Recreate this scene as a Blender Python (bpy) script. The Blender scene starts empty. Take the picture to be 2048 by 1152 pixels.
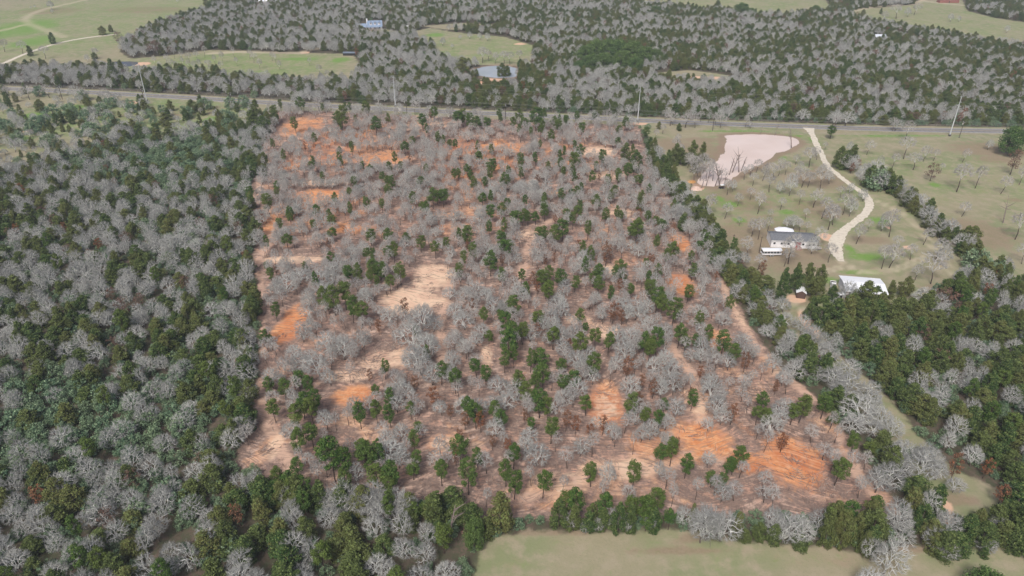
import bpy, math, random
import numpy as np
from mathutils import Vector
random.seed(7); rng = np.random.default_rng(11)
scene = bpy.context.scene
C = scene.collection

# ---------------------------------------------------------------- camera
F, H, P = 1450.0, 130.0, math.radians(29.9)          # focal in px of a 2048 wide frame, height, pitch down
SP, CP = math.sin(P), math.cos(P)
cd = bpy.data.cameras.new('camera'); cam = bpy.data.objects.new('camera', cd); C.objects.link(cam)
cd.sensor_width = 36; cd.lens = 36 * F / 2048; cd.clip_start = 1; cd.clip_end = 9000
cam.location = (0, 0, H); cam.rotation_euler = (math.pi / 2 - P, 0, 0)
scene.camera = cam
# ---------------------------------------------------------------- sky, sun, exposure (overcast)
SUN_EL, SUN_AZ = math.radians(48), math.radians(200)
w = bpy.data.worlds.new('World'); scene.world = w; w.use_nodes = True
nt = w.node_tree; bg = nt.nodes['Background']
sky = nt.nodes.new('ShaderNodeTexSky'); sky.sky_type = 'NISHITA'; sky.sun_disc = False
sky.sun_elevation = SUN_EL; sky.sun_rotation = SUN_AZ
sky.air_density = 0.7; sky.dust_density = 6.0; sky.ozone_density = 1.0; sky.altitude = 100
nt.links.new(sky.outputs[0], bg.inputs[0]); bg.inputs[1].default_value = 0.115
sl = bpy.data.lights.new('sun', 'SUN'); sl.energy = 2.0; sl.angle = math.radians(10); sl.color = (1.0, 0.97, 0.93)
so = bpy.data.objects.new('sun', sl); C.objects.link(so)
sd = Vector((math.sin(SUN_AZ) * math.cos(SUN_EL), math.cos(SUN_AZ) * math.cos(SUN_EL), math.sin(SUN_EL)))
so.rotation_euler = sd.to_track_quat('Z', 'Y').to_euler()
scene.view_settings.view_transform = 'Standard'; scene.view_settings.look = 'None'
scene.view_settings.gamma = 1; scene.view_settings.use_curve_mapping = False
scene.view_settings.exposure = 0.22

# ---------------------------------------------------------------- picture <-> ground helpers
def at(u, v, z=0.0):
    x, y = (u - 1024) / F, (v - 576) / F
    d = (x, CP - y * SP, -SP - y * CP)
    t = (H - z) / -d[2]
    return Vector((d[0] * t, d[1] * t, z))
def depth_at(v): 
    return H / (SP + (v - 576) / F * CP)
def proj(X, Y, Z=0.0):
    dz = Z - H
    dep = Y * CP - dz * SP
    return 1024 + F * X / dep, 576 - F * (Y * SP + dz * CP) / dep, dep
def wp(poly): return np.array([tuple(at(u, v))[:2] for u, v in poly])
def sdf(px, py, poly):
    """signed distance in metres to a ground polygon, positive inside"""
    n = len(poly); d2 = np.full(px.shape, 1e18); ins = np.zeros(px.shape, bool)
    for i in range(n):
        x0, y0 = poly[i]; x1, y1 = poly[(i + 1) % n]
        ex, ey = x1 - x0, y1 - y0; L = ex * ex + ey * ey + 1e-9
        t = np.clip(((px - x0) * ex + (py - y0) * ey) / L, 0, 1)
        d2 = np.minimum(d2, (px - x0 - t * ex) ** 2 + (py - y0 - t * ey) ** 2)
        c = (y0 > py) != (y1 > py)
        with np.errstate(divide='ignore', invalid='ignore'):
            ins ^= c & (px < (x1 - x0) * (py - y0) / (y1 - y0 + 1e-12) + x0)
    return np.sqrt(d2) * np.where(ins, 1, -1)
def linedist(px, py, pts):
    d2 = np.full(px.shape, 1e18)
    for (x0, y0), (x1, y1) in zip(pts[:-1], pts[1:]):
        ex, ey = x1 - x0, y1 - y0; L = ex * ex + ey * ey + 1e-9
        t = np.clip(((px - x0) * ex + (py - y0) * ey) / L, 0, 1)
        d2 = np.minimum(d2, (px - x0 - t * ex) ** 2 + (py - y0 - t * ey) ** 2)
    return np.sqrt(d2)
def ell(px, py, cx, cy, rx, ry):
    """1 at the centre of a blot given in picture px, 0 on its rim, on the ground"""
    c = at(cx, cy); a = at(cx + rx, cy); b0 = at(cx, cy - ry); b1 = at(cx, cy + ry)
    RX = abs(a.x - c.x); RY = abs(b0.y - b1.y) / 2; my = (b0.y + b1.y) / 2
    return 1 - np.sqrt(((px - c.x) / RX) ** 2 + ((py - my) / RY) ** 2)
_perm = rng.random((256, 256))
def vnoise(x, y):
    xi, yi = np.floor(x).astype(int), np.floor(y).astype(int); fx, fy = x - xi, y - yi
    fx, fy = fx * fx * (3 - 2 * fx), fy * fy * (3 - 2 * fy)
    g = lambda a, b: _perm[a & 255, b & 255]
    return (g(xi, yi) * (1 - fx) + g(xi + 1, yi) * fx) * (1 - fy) + (g(xi, yi + 1) * (1 - fx) + g(xi + 1, yi + 1) * fx) * fy
def fbm(x, y): return vnoise(x, y) * .55 + vnoise(x * 2.1 + 17, y * 2.1 + 5) * .3 + vnoise(x * 4.3 + 3, y * 4.3 + 31) * .15

# ---------------------------------------------------------------- layout of the land (outlines read off the photograph, laid on the ground)
CLEARING = wp([(535,222),(700,222),(900,232),(1100,240),(1278,252),(1300,330),(1345,400),(1400,470),(1452,560),(1500,650),(1560,730),(1640,800),(1705,880),(1760,960),(1815,1035),(1700,1040),(1500,1040),(1350,1030),(1100,1040),(960,1035),(900,1005),(760,1000),(640,990),(560,965),(470,935),(485,880),(505,800),(520,700),(512,600),(505,480),(503,370),(525,300)])
ROAD = [(-260,170),(0,177),(200,186),(400,197),(600,209),(800,219),(1024,229),(1200,237),(1400,246),(1600,253),(1800,259),(2048,263),(2350,267)]
ROADW = [tuple(at(u, v))[:2] for u, v in ROAD]
PASTURE = wp([(1285,258),(2200,272),(2300,600),(2048,590),(1930,548),(1880,575),(1840,612),(1790,625),(1700,600),(1640,640),(1560,600),(1500,540),(1445,480),(1395,410),(1345,345),(1300,290)])
LANE = wp([(1545,590),(1600,600),(1640,660),(1660,700),(1740,760),(1790,810),(1850,880),(1900,930),(2000,985),(2048,1030),(2048,1075),(1960,1065),(1890,1010),(1850,990),(1800,905),(1760,890),(1700,800),(1640,745),(1600,690),(1565,640)])
FIELDS = {
 'bottom': wp([(930,1250),(945,1130),(968,1072),(1080,1060),(1250,1062),(1340,1052),(1440,1078),(1560,1088),(1660,1090),(1735,1112),(1800,1092),(1900,1092),(1960,1090),(2100,1110),(2200,1300)]),
 'verge_left': wp([(-120,180),(0,183),(200,192),(400,204),(530,216),(515,250),(490,262),(430,262),(380,258),(330,282),(240,262),(170,300),(90,325),(0,345),(-150,360)]),
 'top_left': wp([(-150,-30),(470,-30),(440,12),(385,28),(340,42),(280,66),(245,84),(240,104),(262,118),(215,126),(180,138),(60,136),(-150,150)]),
 'mid_left': wp([(225,138),(250,118),(330,112),(420,100),(500,102),(560,108),(625,106),(705,108),(722,132),(700,162),(610,164),(520,158),(420,148),(320,146),(260,148)]),
 'mid': wp([(828,62),(860,56),(905,64),(1010,74),(1070,92),(1060,134),(1000,132),(930,128),(880,118),(868,92),(840,80)]),
 'mid2': wp([(840,52),(930,46),(1010,50),(1000,56),(900,60)]),
 'top_mid': wp([(1175,-20),(1640,-20),(1660,14),(1640,26),(1560,34),(1490,30),(1440,22),(1400,22),(1340,12),(1260,8),(1200,2)]),
 'top_right': wp([(1690,30),(1720,18),(1830,10),(1850,-10),(1920,-12),(1935,22),(1990,36),(2060,46),(2200,60),(2200,110),(2048,94),(1960,82),(1880,68),(1800,56),(1740,44)]),
 'glade': wp([(1305,146),(1380,140),(1455,150),(1468,160),(1440,168),(1360,162),(1320,156)]),
 'house_yard': wp([(720,56),(760,56),(800,64),(800,72),(740,70)]),
}
POND = wp([(1448,272),(1476,269.5),(1508,269),(1538,270),(1585,275),(1599,286),(1586,294),(1572,302),(1552,306),(1542,317),(1518,330),(1497,339),(1478,348),(1461,360),(1448,369),(1422,373),(1400,370),(1396,360),(1412,341),(1421,330),(1436,321),(1440,311),(1449,306),(1450,292),(1453,279)])
POND2 = wp([(936,148),(945,141),(962,135),(985,132),(1010,132),(1032,137),(1033,147),(1030,154),(1000,156),(975,154),(950,150)])
POND3 = wp([(196,130),(215,126),(245,123),(275,124),(268,131),(240,134),(205,134)])
PUDDLE = wp([(692,738),(705,730),(735,716),(750,702),(762,688),(790,686),(802,696),(798,712),(812,722),(820,742),(800,752),(760,744),(725,740)])
DRIVE = [(1617,256,3.9),(1623,266,2.3),(1633,288,2.0),(1643,308,1.9),(1656,333,1.9),(1686,358,1.8),(1721,383,1.9),(1733,393,2.1),(1739,410,2.3),(1728,430,2.2),(1706,447,2.1),(1687,462,2.3),(1676,476,3.4),(1671,495,3.2),(1677,512,2.4),(1683,523,1.4)]
FARM_ROAD = [(-120,180,2.2),(0,130,2.2),(50,108,2.4),(110,88,2.4),(170,76,2.4),(236,68,2.2)]
# (cx, cy, rx, ry, orange, cream, name)
PATCH = [
 (648,366,52,7,.2,1,'the long pale ledge at the upper left'),(640,392,60,17,.9,.15,'the orange bank below the upper ledge'),(545,440,26,42,.8,.35,'the orange track at the upper left'),
 (580,330,32,9,1,.1,'the small orange strip'),(662,312,18,22,.8,.0,''),(640,420,40,8,1,0,''),(700,458,62,12,.8,.1,'the orange strip at mid left'),
 (590,520,80,10,.35,.9,'the pale strip on the left'),(862,555,48,32,.1,1,'the large pale sand patch'),(825,605,78,32,.15,.9,'the large pale sand patch'),
 (582,650,36,44,1,.05,'the orange hollow on the left'),(770,722,60,32,.2,.65,'the tan mud flat'),(700,752,56,14,.25,1,'the white streaked bank'),
 (705,795,54,30,.9,.2,'the orange slope under the mud flat'),(690,840,44,24,.5,.5,'the pink slope'),(972,712,17,26,.5,.9,'the small sandy hollow'),
 (882,888,36,24,.7,.6,'the lower middle sandy patch'),(948,900,20,18,.5,.8,''),(1155,640,34,14,.5,.8,'the sandy strip in the middle'),(1205,664,46,19,.4,.9,'the sandy strip in the middle'),
 (1213,820,44,62,.85,.4,'the central orange patch'),(1245,940,118,26,.6,.75,'the wide sandy patch above the hedge'),(1120,960,100,30,.2,.5,''),
 (1410,880,66,50,.95,.1,'the orange track at the lower right'),(1398,815,28,50,.5,.6,'the tan track'),(1592,930,76,62,1,.05,'the bright orange patch at lower right'),(1500,925,60,24,.9,.0,''),
 (1440,680,32,26,.8,.4,'the orange spot on the right'),(1362,570,32,26,1,0,'the red orange hollow on the right'),(1364,486,20,24,.9,.1,'the orange notch by the cedars'),
 (1190,304,52,12,.3,1,'the pale patch at the upper right'),(1215,350,48,9,.2,1,'the pale patch at the upper right'),(1268,330,12,60,.4,.6,''),(1240,425,40,9,.5,.7,'the narrow pale bench'),
 (1125,384,44,7,1,0,'the dark red strip'),(1220,540,22,14,.1,.9,'the small cream spot'),(845,248,60,26,.35,.5,'the pink ground by the road'),(690,222,26,6,.2,.8,''),
 (980,296,110,10,.9,0,'the red ground by the road'),(760,318,80,14,.7,0,''),(600,255,60,24,.6,.1,'the pink ground at the top left'),(1060,470,30,14,.3,.7,''),(940,395,26,30,.5,.3,''),
 (528,330,6,60,.2,.7,''),(520,720,6,60,.1,.6,'the left boundary track'),(552,890,12,42,.2,.8,'the pink track at the lower left'),(515,925,34,20,.3,.3,'the pink corner at the lower left'),
 (1472,620,14,50,.1,.7,'the tan track beside the cedars'),(1560,745,30,14,.2,.5,''),(1660,845,40,40,.3,.3,'the lower right clearing edge'),(1765,1000,50,26,.4,.4,'the far lower right corner'),
 (1080,1010,60,18,.4,.2,''),(1330,965,60,20,.4,.3,''),(1660,1000,60,24,.3,.3,''),(690,300,150,62,.50,.0,''),(960,330,130,70,.50,.05,''),(640,430,110,60,.5,.2,''),(1130,310,110,44,.40,.1,''),(900,440,160,60,.34,.2,''),(1350,880,200,60,.40,.2,''),(1180,980,260,40,.34,.34,''),(1250,500,120,70,.30,.25,''),(760,880,160,50,.25,.3,''),(1500,760,120,70,.28,.3,''),(600,720,70,60,.3,.3,'')]
BARE = [p for p in PATCH if 9 < p[3] < 40 and 15 < p[2] < 130 and max(p[4], p[5]) > .55] + [p for p in PATCH if p[3] > 42 and p[6] and max(p[4], p[5]) > .8]
TRACKS = [wp(t) for t in ([(527,285),(522,340),(512,400),(548,430),(540,480),(516,520),(520,620),(522,700),(520,780),(540,860),(568,912),(600,960)],
  [(1446,565),(1462,620),(1490,655),(1512,700),(1560,748),(1620,790),(1690,890),(1716,950),(1760,1000),(1800,1030)],
  [(1340,690),(1385,750),(1402,820),(1400,880),(1440,930),(1560,930)],[(900,560),(880,640),(886,730)],
  [(1030,1000),(1180,955),(1300,940),(1400,905)],[(1100,440),(1060,480),(1040,560)],[(560,268),(700,300),(840,250),(960,240)])]
TWOTRACK = [wp(t) for t in ([(1737,395),(1775,412),(1820,436),(1850,472),(1868,500),(1905,545),(1950,600)],[(1683,523),(1720,545),(1790,540),(1850,515)],[(1640,640),(1560,590),(1590,560),(1680,535)])]
FARTRACK = [wp(t) for t in ([(-120,76),(0,62),(40,52),(58,48),(50,38),(62,28),(90,18),(170,0),(230,-20)],[(58,48),(90,60),(128,74)])]
FARTRACK2 = [wp(t) for t in ([(1695,24),(1750,13),(1828,9),(1850,-4)],[(1840,2),(1880,6),(1932,11)],[(420,107),(480,104),(600,106),(690,80)],[(1770,70),(1812,76)])]

# ---------------------------------------------------------------- materials
def mat(name, col, rough=.9, spec=.2, metal=0.0):
    m = bpy.data.materials.new(name); m.use_nodes = True; b = m.node_tree.nodes['Principled BSDF']
    b.inputs['Base Color'].default_value = (*col, 1); b.inputs['Roughness'].default_value = rough
    b.inputs['Specular IOR Level'].default_value = spec; b.inputs['Metallic'].default_value = metal
    return m
class NB:                                                   # tiny node builder
    def __init__(s, m): s.t = m.node_tree; s.b = s.t.nodes['Principled BSDF']
    def n(s, t, **k):
        x = s.t.nodes.new(t)
        for a, v in k.items(): setattr(x, a, v)
        return x
    def L(s, a, b): s.t.links.new(a, b)
    def noise(s, vec, scale, detail=3, rough=.55, dist=0):
        x = s.n('ShaderNodeTexNoise'); x.inputs['Scale'].default_value = scale; x.inputs['Detail'].default_value = detail
        x.inputs['Roughness'].default_value = rough; x.inputs['Distortion'].default_value = dist; s.L(vec, x.inputs['Vector']); return x.outputs['Fac']
    def math(s, op, a, b=None, clamp=False):
        x = s.n('ShaderNodeMath', operation=op, use_clamp=clamp)
        for i, v in enumerate((a, b)):
            if v is None: continue
            if isinstance(v, (int, float)): x.inputs[i].default_value = v
            else: s.L(v, x.inputs[i])
        return x.outputs[0]
    def ramp(s, f, lo, hi, a=0.0, b=1.0):
        x = s.n('ShaderNodeMapRange', interpolation_type='SMOOTHSTEP')
        s.L(f, x.inputs[0]); x.inputs[1].default_value = lo; x.inputs[2].default_value = hi; x.inputs[3].default_value = a; x.inputs[4].default_value = b
        return x.outputs[0]
    def mix(s, f, a, b):
        x = s.n('ShaderNodeMix', data_type='RGBA')
        for sk, v in ((x.inputs[0], f), (x.inputs[6], a), (x.inputs[7], b)):
            if isinstance(v, tuple): sk.default_value = (*v, 1)
            elif isinstance(v, (int, float)): sk.default_value = v
            else: s.L(v, sk)
        return x.outputs[2]
    def attr(s, name, typ='GEOMETRY'):
        x = s.n('ShaderNodeAttribute', attribute_type=typ, attribute_name=name); return x
def noisy(name, c1, c2, scale, rough=.9, spec=.15, lo=.35, hi=.65, detail=4):
    m = mat(name, c1, rough, spec); B = NB(m); tc = B.n('ShaderNodeTexCoord')
    B.L(B.mix(B.ramp(B.noise(tc.outputs['Object'], scale, detail), lo, hi), c1, c2), B.b.inputs['Base Color']); return m
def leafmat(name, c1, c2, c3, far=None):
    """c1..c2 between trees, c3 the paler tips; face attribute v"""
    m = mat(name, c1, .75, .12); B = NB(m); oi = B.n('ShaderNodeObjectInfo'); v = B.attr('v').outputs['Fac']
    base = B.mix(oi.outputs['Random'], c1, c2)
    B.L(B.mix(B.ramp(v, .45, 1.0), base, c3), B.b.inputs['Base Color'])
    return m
M = {}
M['bark'] = noisy('bark_brown', (.085,.066,.055), (.15,.125,.11), 3)
M['bark_pine'] = noisy('bark_pine', (.05,.038,.032), (.10,.075,.06), 3)
def twigmat(name, a, b, c):
    m = mat(name, a, .9, .1); B = NB(m); oi = B.n('ShaderNodeObjectInfo'); v = B.attr('v').outputs['Fac']
    B.L(B.mix(B.ramp(v, .5, 1.0), B.mix(oi.outputs['Random'], a, b), c), B.b.inputs['Base Color']); return m
M['twig'] = twigmat('grey_twigs', (.29,.295,.285), (.405,.41,.39), (.70,.71,.68))
M['twig_fine'] = twigmat('brown_grey_twigs', (.30,.285,.27), (.42,.405,.38), (.60,.595,.57))
M['brush'] = twigmat('brush_twigs', (.20,.15,.135), (.27,.21,.185), (.50,.42,.36))
M['cedar'] = leafmat('cedar_green', (.038,.080,.024), (.125,.128,.045), (.155,.20,.065))
M['pine'] = leafmat('pine_green', (.040,.095,.020), (.095,.125,.030), (.13,.19,.05))
M['yaupon'] = leafmat('shrub_blue_green', (.092,.170,.100), (.145,.21,.115), (.25,.33,.20))
M['liveoak'] = leafmat('bright_green_leaf', (.050,.105,.030), (.085,.135,.040), (.13,.20,.06))
M['rust'] = leafmat('rust_brown_leaf', (.19,.075,.035), (.14,.085,.055), (.30,.13,.07))
M['dull'] = leafmat('dull_brown_leaf', (.12,.075,.062), (.15,.09,.065), (.20,.13,.10))

# ---------------------------------------------------------------- object helpers
def tag(o, label=None, cat=None, group=None, kind=None):
    for k, v in (('label', label), ('category', cat), ('group', group), ('kind', kind)):
        if v: o[k] = v
    return o
def empty(name, loc, rz=0.0, label=None, cat=None, group=None):
    o = bpy.data.objects.new(name, None); C.objects.link(o); o.location = loc; o.rotation_euler = (0, 0, rz); o.empty_display_size = .5
    return tag(o, label, cat, group)
def mesh_from(name, V, Fc, mats, mi=None, v=None, smooth=False):
    me = bpy.data.meshes.new(name); me.from_pydata(V, [], Fc)
    for m in mats: me.materials.append(m)
    if mi is not None: me.polygons.foreach_set('material_index', np.asarray(mi, dtype=np.int32))
    if v is not None:
        a = me.attributes.new('v', 'FLOAT', 'FACE'); a.data.foreach_set('value', np.asarray(v, dtype=np.float32))
    if smooth: me.polygons.foreach_set('use_smooth', [True] * len(me.polygons))
    me.update(); return me
class MB:
    def __init__(s): s.V = []; s.F = []; s.v = []
    def add(s, V, Fc, v=0.0):
        n = len(s.V); s.V += [tuple(p) for p in V]; s.F += [tuple(i + n for i in f) for f in Fc]; s.v += [v] * len(Fc); return s
    def box(s, x0, x1, y0, y1, z0, z1):
        V = [(x, y, z) for z in (z0, z1) for x, y in ((x0, y0), (x1, y0), (x1, y1), (x0, y1))]
        return s.add(V, [(3,2,1,0),(4,5,6,7),(0,1,5,4),(1,2,6,5),(2,3,7,6),(3,0,4,7)])
    def tube(s, p, q, r0, r1, n=3, v=0.0, cap=False):
        p, q = Vector(p), Vector(q); d = (q - p)
        if d.length < 1e-5: return s
        d.normalize(); a = d.orthogonal().normalized(); b = d.cross(a); V = []
        for c, r in ((p, r0), (q, r1)):
            if r <= 0: V.append(c); continue
            for k in range(n):
                t = 2 * math.pi * k / n; V.append(c + a * math.cos(t) * r + b * math.sin(t) * r)
        if r1 <= 0: Fc = [(k, (k + 1) % n, n) for k in range(n)]
        else:
            Fc = [(k, (k + 1) % n, n + (k + 1) % n, n + k) for k in range(n)]
            if cap: Fc.append(tuple(range(n, 2 * n)))
        return s.add(V, Fc, v)
    def build(s, name, m, parent=None, loc=None, v=False, smooth=False):
        me = mesh_from(name, s.V, s.F, [m] if m else [], v=s.v if v else None, smooth=smooth)
        o = bpy.data.objects.new(name, me); C.objects.link(o)
        if parent: o.parent = parent
        if loc: o.location = loc
        return o
def struct(o, label=None, cat=None): o['kind'] = 'structure'; return tag(o, label, cat)

# ---------------------------------------------------------------- ground sheet with land-cover fields
def steps(segs):
    out = []
    for a, b, s in segs: out += list(np.arange(a, b, s))
    return np.array(out + [segs[-1][1]])
xs = steps([(-2400,-1500,300),(-1500,-720,60),(-720,-260,4.5),(-260,260,1.7),(260,720,4.5),(720,1500,60),(1500,2400,300)])
ys = steps([(-100,40,35),(40,350,1.7),(350,620,2.6),(620,1080,5),(1080,1500,60),(1500,5500,400)])
GX, GY = np.meshgrid(xs, ys); gx, gy = GX.ravel(), GY.ravel(); N = len(gx)
def sm(d, w): return np.clip(.5 + d / (2 * w), 0, 1)
clear = sm(sdf(gx, gy, CLEARING), 4)
grass = np.maximum.reduce([sm(sdf(gx, gy, PASTURE), 4), sm(sdf(gx, gy, LANE), 4)] + [sm(sdf(gx, gy, p), 5) for p in FIELDS.values()])
rdist = linedist(gx, gy, ROADW); north = gy > np.interp(gx, [p[0] for p in ROADW], [p[1] for p in ROADW]); grass = np.maximum(grass, sm(np.where(north, 7.5, 17) - rdist, 2)); clear = np.minimum(clear, sm(rdist - 11, 3))
orange = np.zeros(N); cream = np.zeros(N)
for cx, cy, rx, ry, o_, c_, _n in PATCH:
    e = np.clip(ell(gx, gy, cx, cy, rx * 1.15, ry * 1.2) * 1.6, 0, 1); orange = np.maximum(orange, e * o_); cream = np.maximum(cream, e * c_)
track = np.maximum.reduce([np.clip(1 - linedist(gx, gy, t) / 3.4, 0, 1) for t in TRACKS])
dd = np.minimum.reduce([linedist(gx, gy, t) for t in TWOTRACK]); two = np.clip(1 - np.abs(dd - .95) / 1.0, 0, 1)
fd = np.minimum.reduce([linedist(gx, gy, t) for t in FARTRACK]); fd2 = np.minimum.reduce([linedist(gx, gy, t) for t in FARTRACK2])
two = np.maximum(two, np.maximum(np.clip(1.5 - fd / 3.0, 0, 1) * .9, np.clip(1.6 - fd2 / 3.2, 0, 1)))
LUSH = [(1735,514,60,13,1.5),(1700,498,16,16,1.5),(1570,424,28,8),(1590,272,30,4),(1628,282,10,12),(1720,545,60,8),(1760,440,30,10),(1690,312,16,6),(1565,315,14,6),(1460,408,30,10),(1440,398,16,10),(1480,440,20,8),(45,278,34,9,1.4),(70,232,44,14),(30,60,110,34),(60,85,60,22),(150,214,40,8),(420,240,26,12),(600,118,60,6),(680,120,30,8),(1640,560,60,9),(870,70,30,6),(1430,262,50,3),(1490,262,80,3),(1800,272,200,3),(1960,1050,70,14),(1870,370,20,8),(1500,302,8,5),(120,60,330,80,.42),(470,132,260,34,.48),(960,100,140,36,.42),(1500,15,260,20,.35),(1900,40,240,40,.35),(1250,1110,420,36,.1),(1600,420,260,60,.25),(1900,360,260,60,.25),(250,240,320,50,.45)]
lush = np.zeros(N)
for a in LUSH: lush = np.maximum(lush, np.clip(ell(gx, gy, *a[:4]) * 1.5, 0, a[4] if len(a) > 4 else 1))
# brown leaf litter in grass under scattered trees
DUN = [(1440,300,70,12),(1340,290,40,20),(1470,465,60,26),(1640,420,80,30),(1740,480,60,12),(1880,580,60,20),(1600,600,60,20),(1400,280,60,8),(1990,320,60,10),(2030,400,30,6),(1640,340,20,14),(380,222,120,16),(230,232,60,12),(1010,132,60,5),(1780,1090,180,24),(1390,1075,60,12),(1100,1068,160,8),(1500,395,60,16),(1900,1000,90,20),(100,22,90,10),(300,20,130,10),(1560,500,160,90),(1480,400,100,40),(1640,360,100,30),(1400,300,60,30),(1950,470,120,50),(1980,300,120,24),(1350,1100,160,14),(1750,950,60,60)]
dun = np.zeros(N)
for a in DUN: dun = np.maximum(dun, np.clip(ell(gx, gy, *a) * 1.2, 0, 1))
wdist = np.minimum.reduce([np.abs(sdf(gx, gy, p)) for p in (POND, POND2)])
shore = np.clip(1.15 - wdist / 7.0, 0, 1)
sandy = np.zeros(N)                                        # pale bare ground outside the clearing
for a in [(985,160,34,5),(282,128,26,6),(1400,156,70,5),(1880,1010,34,22),(1900,1040,20,14),(1398,374,16,9),(690,80,14,14),(610,105,14,3),(1655,475,22,12),(1820,74,20,3),(1590,598,30,12),(745,60,14,2.5),(265,205,30,4),(60,262,14,4),(1040,88,18,3),(1620,650,20,40),(1275,247,30,5),(1775,455,8,4),(1815,495,14,5),(1710,556,14,4)]:
    sandy = np.maximum(sandy, np.clip(ell(gx, gy, *a) * 1.5, 0, 1))
V = np.stack([gx, gy, np.zeros(N)], 1)
nx, ny = len(xs), len(ys); ii = np.arange(nx * ny).reshape(ny, nx)
Q = np.stack([ii[:-1, :-1], ii[:-1, 1:], ii[1:, 1:], ii[1:, :-1]], -1).reshape(-1, 4)
gm = bpy.data.meshes.new('ground'); gm.vertices.add(N); gm.vertices.foreach_set('co', V.ravel())
gm.loops.add(Q.size); gm.loops.foreach_set('vertex_index', Q.ravel()); gm.polygons.add(len(Q)); gm.polygons.foreach_set('loop_start', np.arange(0, Q.size, 4)); gm.update(calc_edges=True)
for nm, arr in (('clear', clear), ('grass', grass), ('orange', orange), ('cream', cream), ('track', track), ('two', two), ('lush', lush), ('dun', dun), ('shore', shore), ('sandy', sandy)):
    a = gm.attributes.new(nm, 'FLOAT', 'POINT'); a.data.foreach_set('value', arr.astype(np.float32))
m = mat('ground_cover', (.2,.15,.1), .95, .1); B = NB(m); geo = B.n('ShaderNodeNewGeometry'); pos = geo.outputs['Position']
A = {k: B.attr(k).outputs['Fac'] for k in ('clear','grass','orange','cream','track','two','lush','dun','shore','sandy')}
nb = B.noise(pos, .55, 5, .7)
n1, n2, n3, n4 = B.noise(pos, .035, 4), B.noise(pos, .22, 5, .6), B.noise(pos, 1.3, 4, .65), B.noise(pos, .09, 4, .6, .6)
def soft(a, n, k=.9, lo=.42, hi=.62): return B.ramp(B.math('ADD', a, B.math('MULTIPLY', B.math('SUBTRACT', n, .5), k)), lo, hi)
wp_ = B.n('ShaderNodeTexNoise'); wp_.inputs['Scale'].default_value = .028; wp_.inputs['Detail'].default_value = 2; B.L(pos, wp_.inputs[0])
wsub = B.n('ShaderNodeVectorMath', operation='SUBTRACT'); B.L(wp_.outputs['Color'], wsub.inputs[0]); wsub.inputs[1].default_value = (.5, .5, .5)
wmul = B.n('ShaderNodeVectorMath', operation='MULTIPLY'); B.L(wsub.outputs[0], wmul.inputs[0]); wmul.inputs[1].default_value = (34, 34, 0)
wadd = B.n('ShaderNodeVectorMath', operation='ADD'); B.L(pos, wadd.inputs[0]); B.L(wmul.outputs[0], wadd.inputs[1])
def warpstreak(rot, ax, ay, seed):
    mp = B.n('ShaderNodeMapping'); mp.inputs['Rotation'].default_value = (0, 0, rot); mp.inputs['Location'].default_value = (seed, seed, 0); mp.inputs['Scale'].default_value = (ax, ay, 1); B.L(wadd.outputs[0], mp.inputs[0])
    return B.noise(mp.outputs[0], 1.0, 4, .62)
s1, s2, s3 = warpstreak(.2, .11, 1.5, 3), warpstreak(1.15, .09, 1.2, 40), warpstreak(-.7, .12, 1.7, 80)
streak = B.mix(B.ramp(n4, .42, .5), B.mix(B.ramp(n1, .48, .55), s1, s3), s2); sfb = B.n('ShaderNodeRGBToBW'); B.L(streak, sfb.inputs[0]); sf = B.math('ADD', B.math('MULTIPLY', B.ramp(sfb.outputs[0], .36, .64), .6), B.math('MULTIPLY', nb, .4))
# woodland floor
wood = B.mix(B.ramp(n2, .35, .7), (.085,.07,.05), (.16,.12,.095)); wood = B.mix(B.ramp(nb, .42, .6), wood, (.085,.09,.055))
# grass
gr = B.mix(B.ramp(n1, .40, .60), (.300,.275,.178), (.232,.255,.135)); gr = B.mix(B.ramp(n2, .40, .70), gr, (.35,.305,.215)); gr = B.mix(B.ramp(n3, .5, .85, 0, .6), gr, (.22,.215,.13)); gr = B.mix(B.ramp(n4, .56, .72, 0, .55), gr, (.33,.25,.18)); gr = B.mix(B.ramp(B.noise(pos, 3.1, 2, .7), .58, .72, 0, .45), gr, (.15,.15,.085))
gr = B.mix(B.math('MULTIPLY', soft(A['dun'], n2, 1.3, .2, .7), .7), gr, B.mix(B.ramp(n3, .3, .7), (.29,.215,.16), (.24,.185,.12)))
gr = B.mix(B.math('MULTIPLY', soft(A['lush'], B.math('ADD', B.math('MULTIPLY', nb, .6), B.math('MULTIPLY', n4, .4)), 3.0, .1, 1.1), .9), gr, B.mix(B.ramp(n3, .3, .7), (.13,.28,.045), (.18,.29,.07)))
# cleared soil: pink clay, grey brown litter, streaked by machine tracks
soil = B.mix(B.ramp(n4, .4, .62), (.55,.335,.245), (.585,.425,.34))
lit = B.mix(B.ramp(n3, .3, .7), (.17,.125,.105), (.285,.21,.175))
clr = B.mix(B.math('MULTIPLY', B.ramp(B.math('ADD', B.math('ADD', B.math('MULTIPLY', n2, .45), B.math('MULTIPLY', nb, .55)), B.math('MULTIPLY', sf, .22)), .46, .64), .92), soil, lit)
orr = B.mix(B.ramp(nb, .35, .65), (.60,.225,.085), (.72,.37,.185)); orr = B.mix(B.ramp(n1, .5, .62, 0, .6), orr, (.46,.15,.07)); orr = B.mix(B.ramp(s3, .5, .72, 0, .6), orr, (.74,.47,.29))
crr = B.mix(B.ramp(n2, .35, .65), (.76,.56,.40), (.68,.46,.33))
clr = B.mix(soft(A['track'], sf, .8, .35, .75), clr, B.mix(sf, (.50,.33,.25), (.68,.47,.35)))
clr = B.mix(soft(A['orange'], B.math('ADD', B.math('MULTIPLY', n4, .6), B.math('MULTIPLY', nb, .4)), 3.2, .15, .8), clr, orr)
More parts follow.
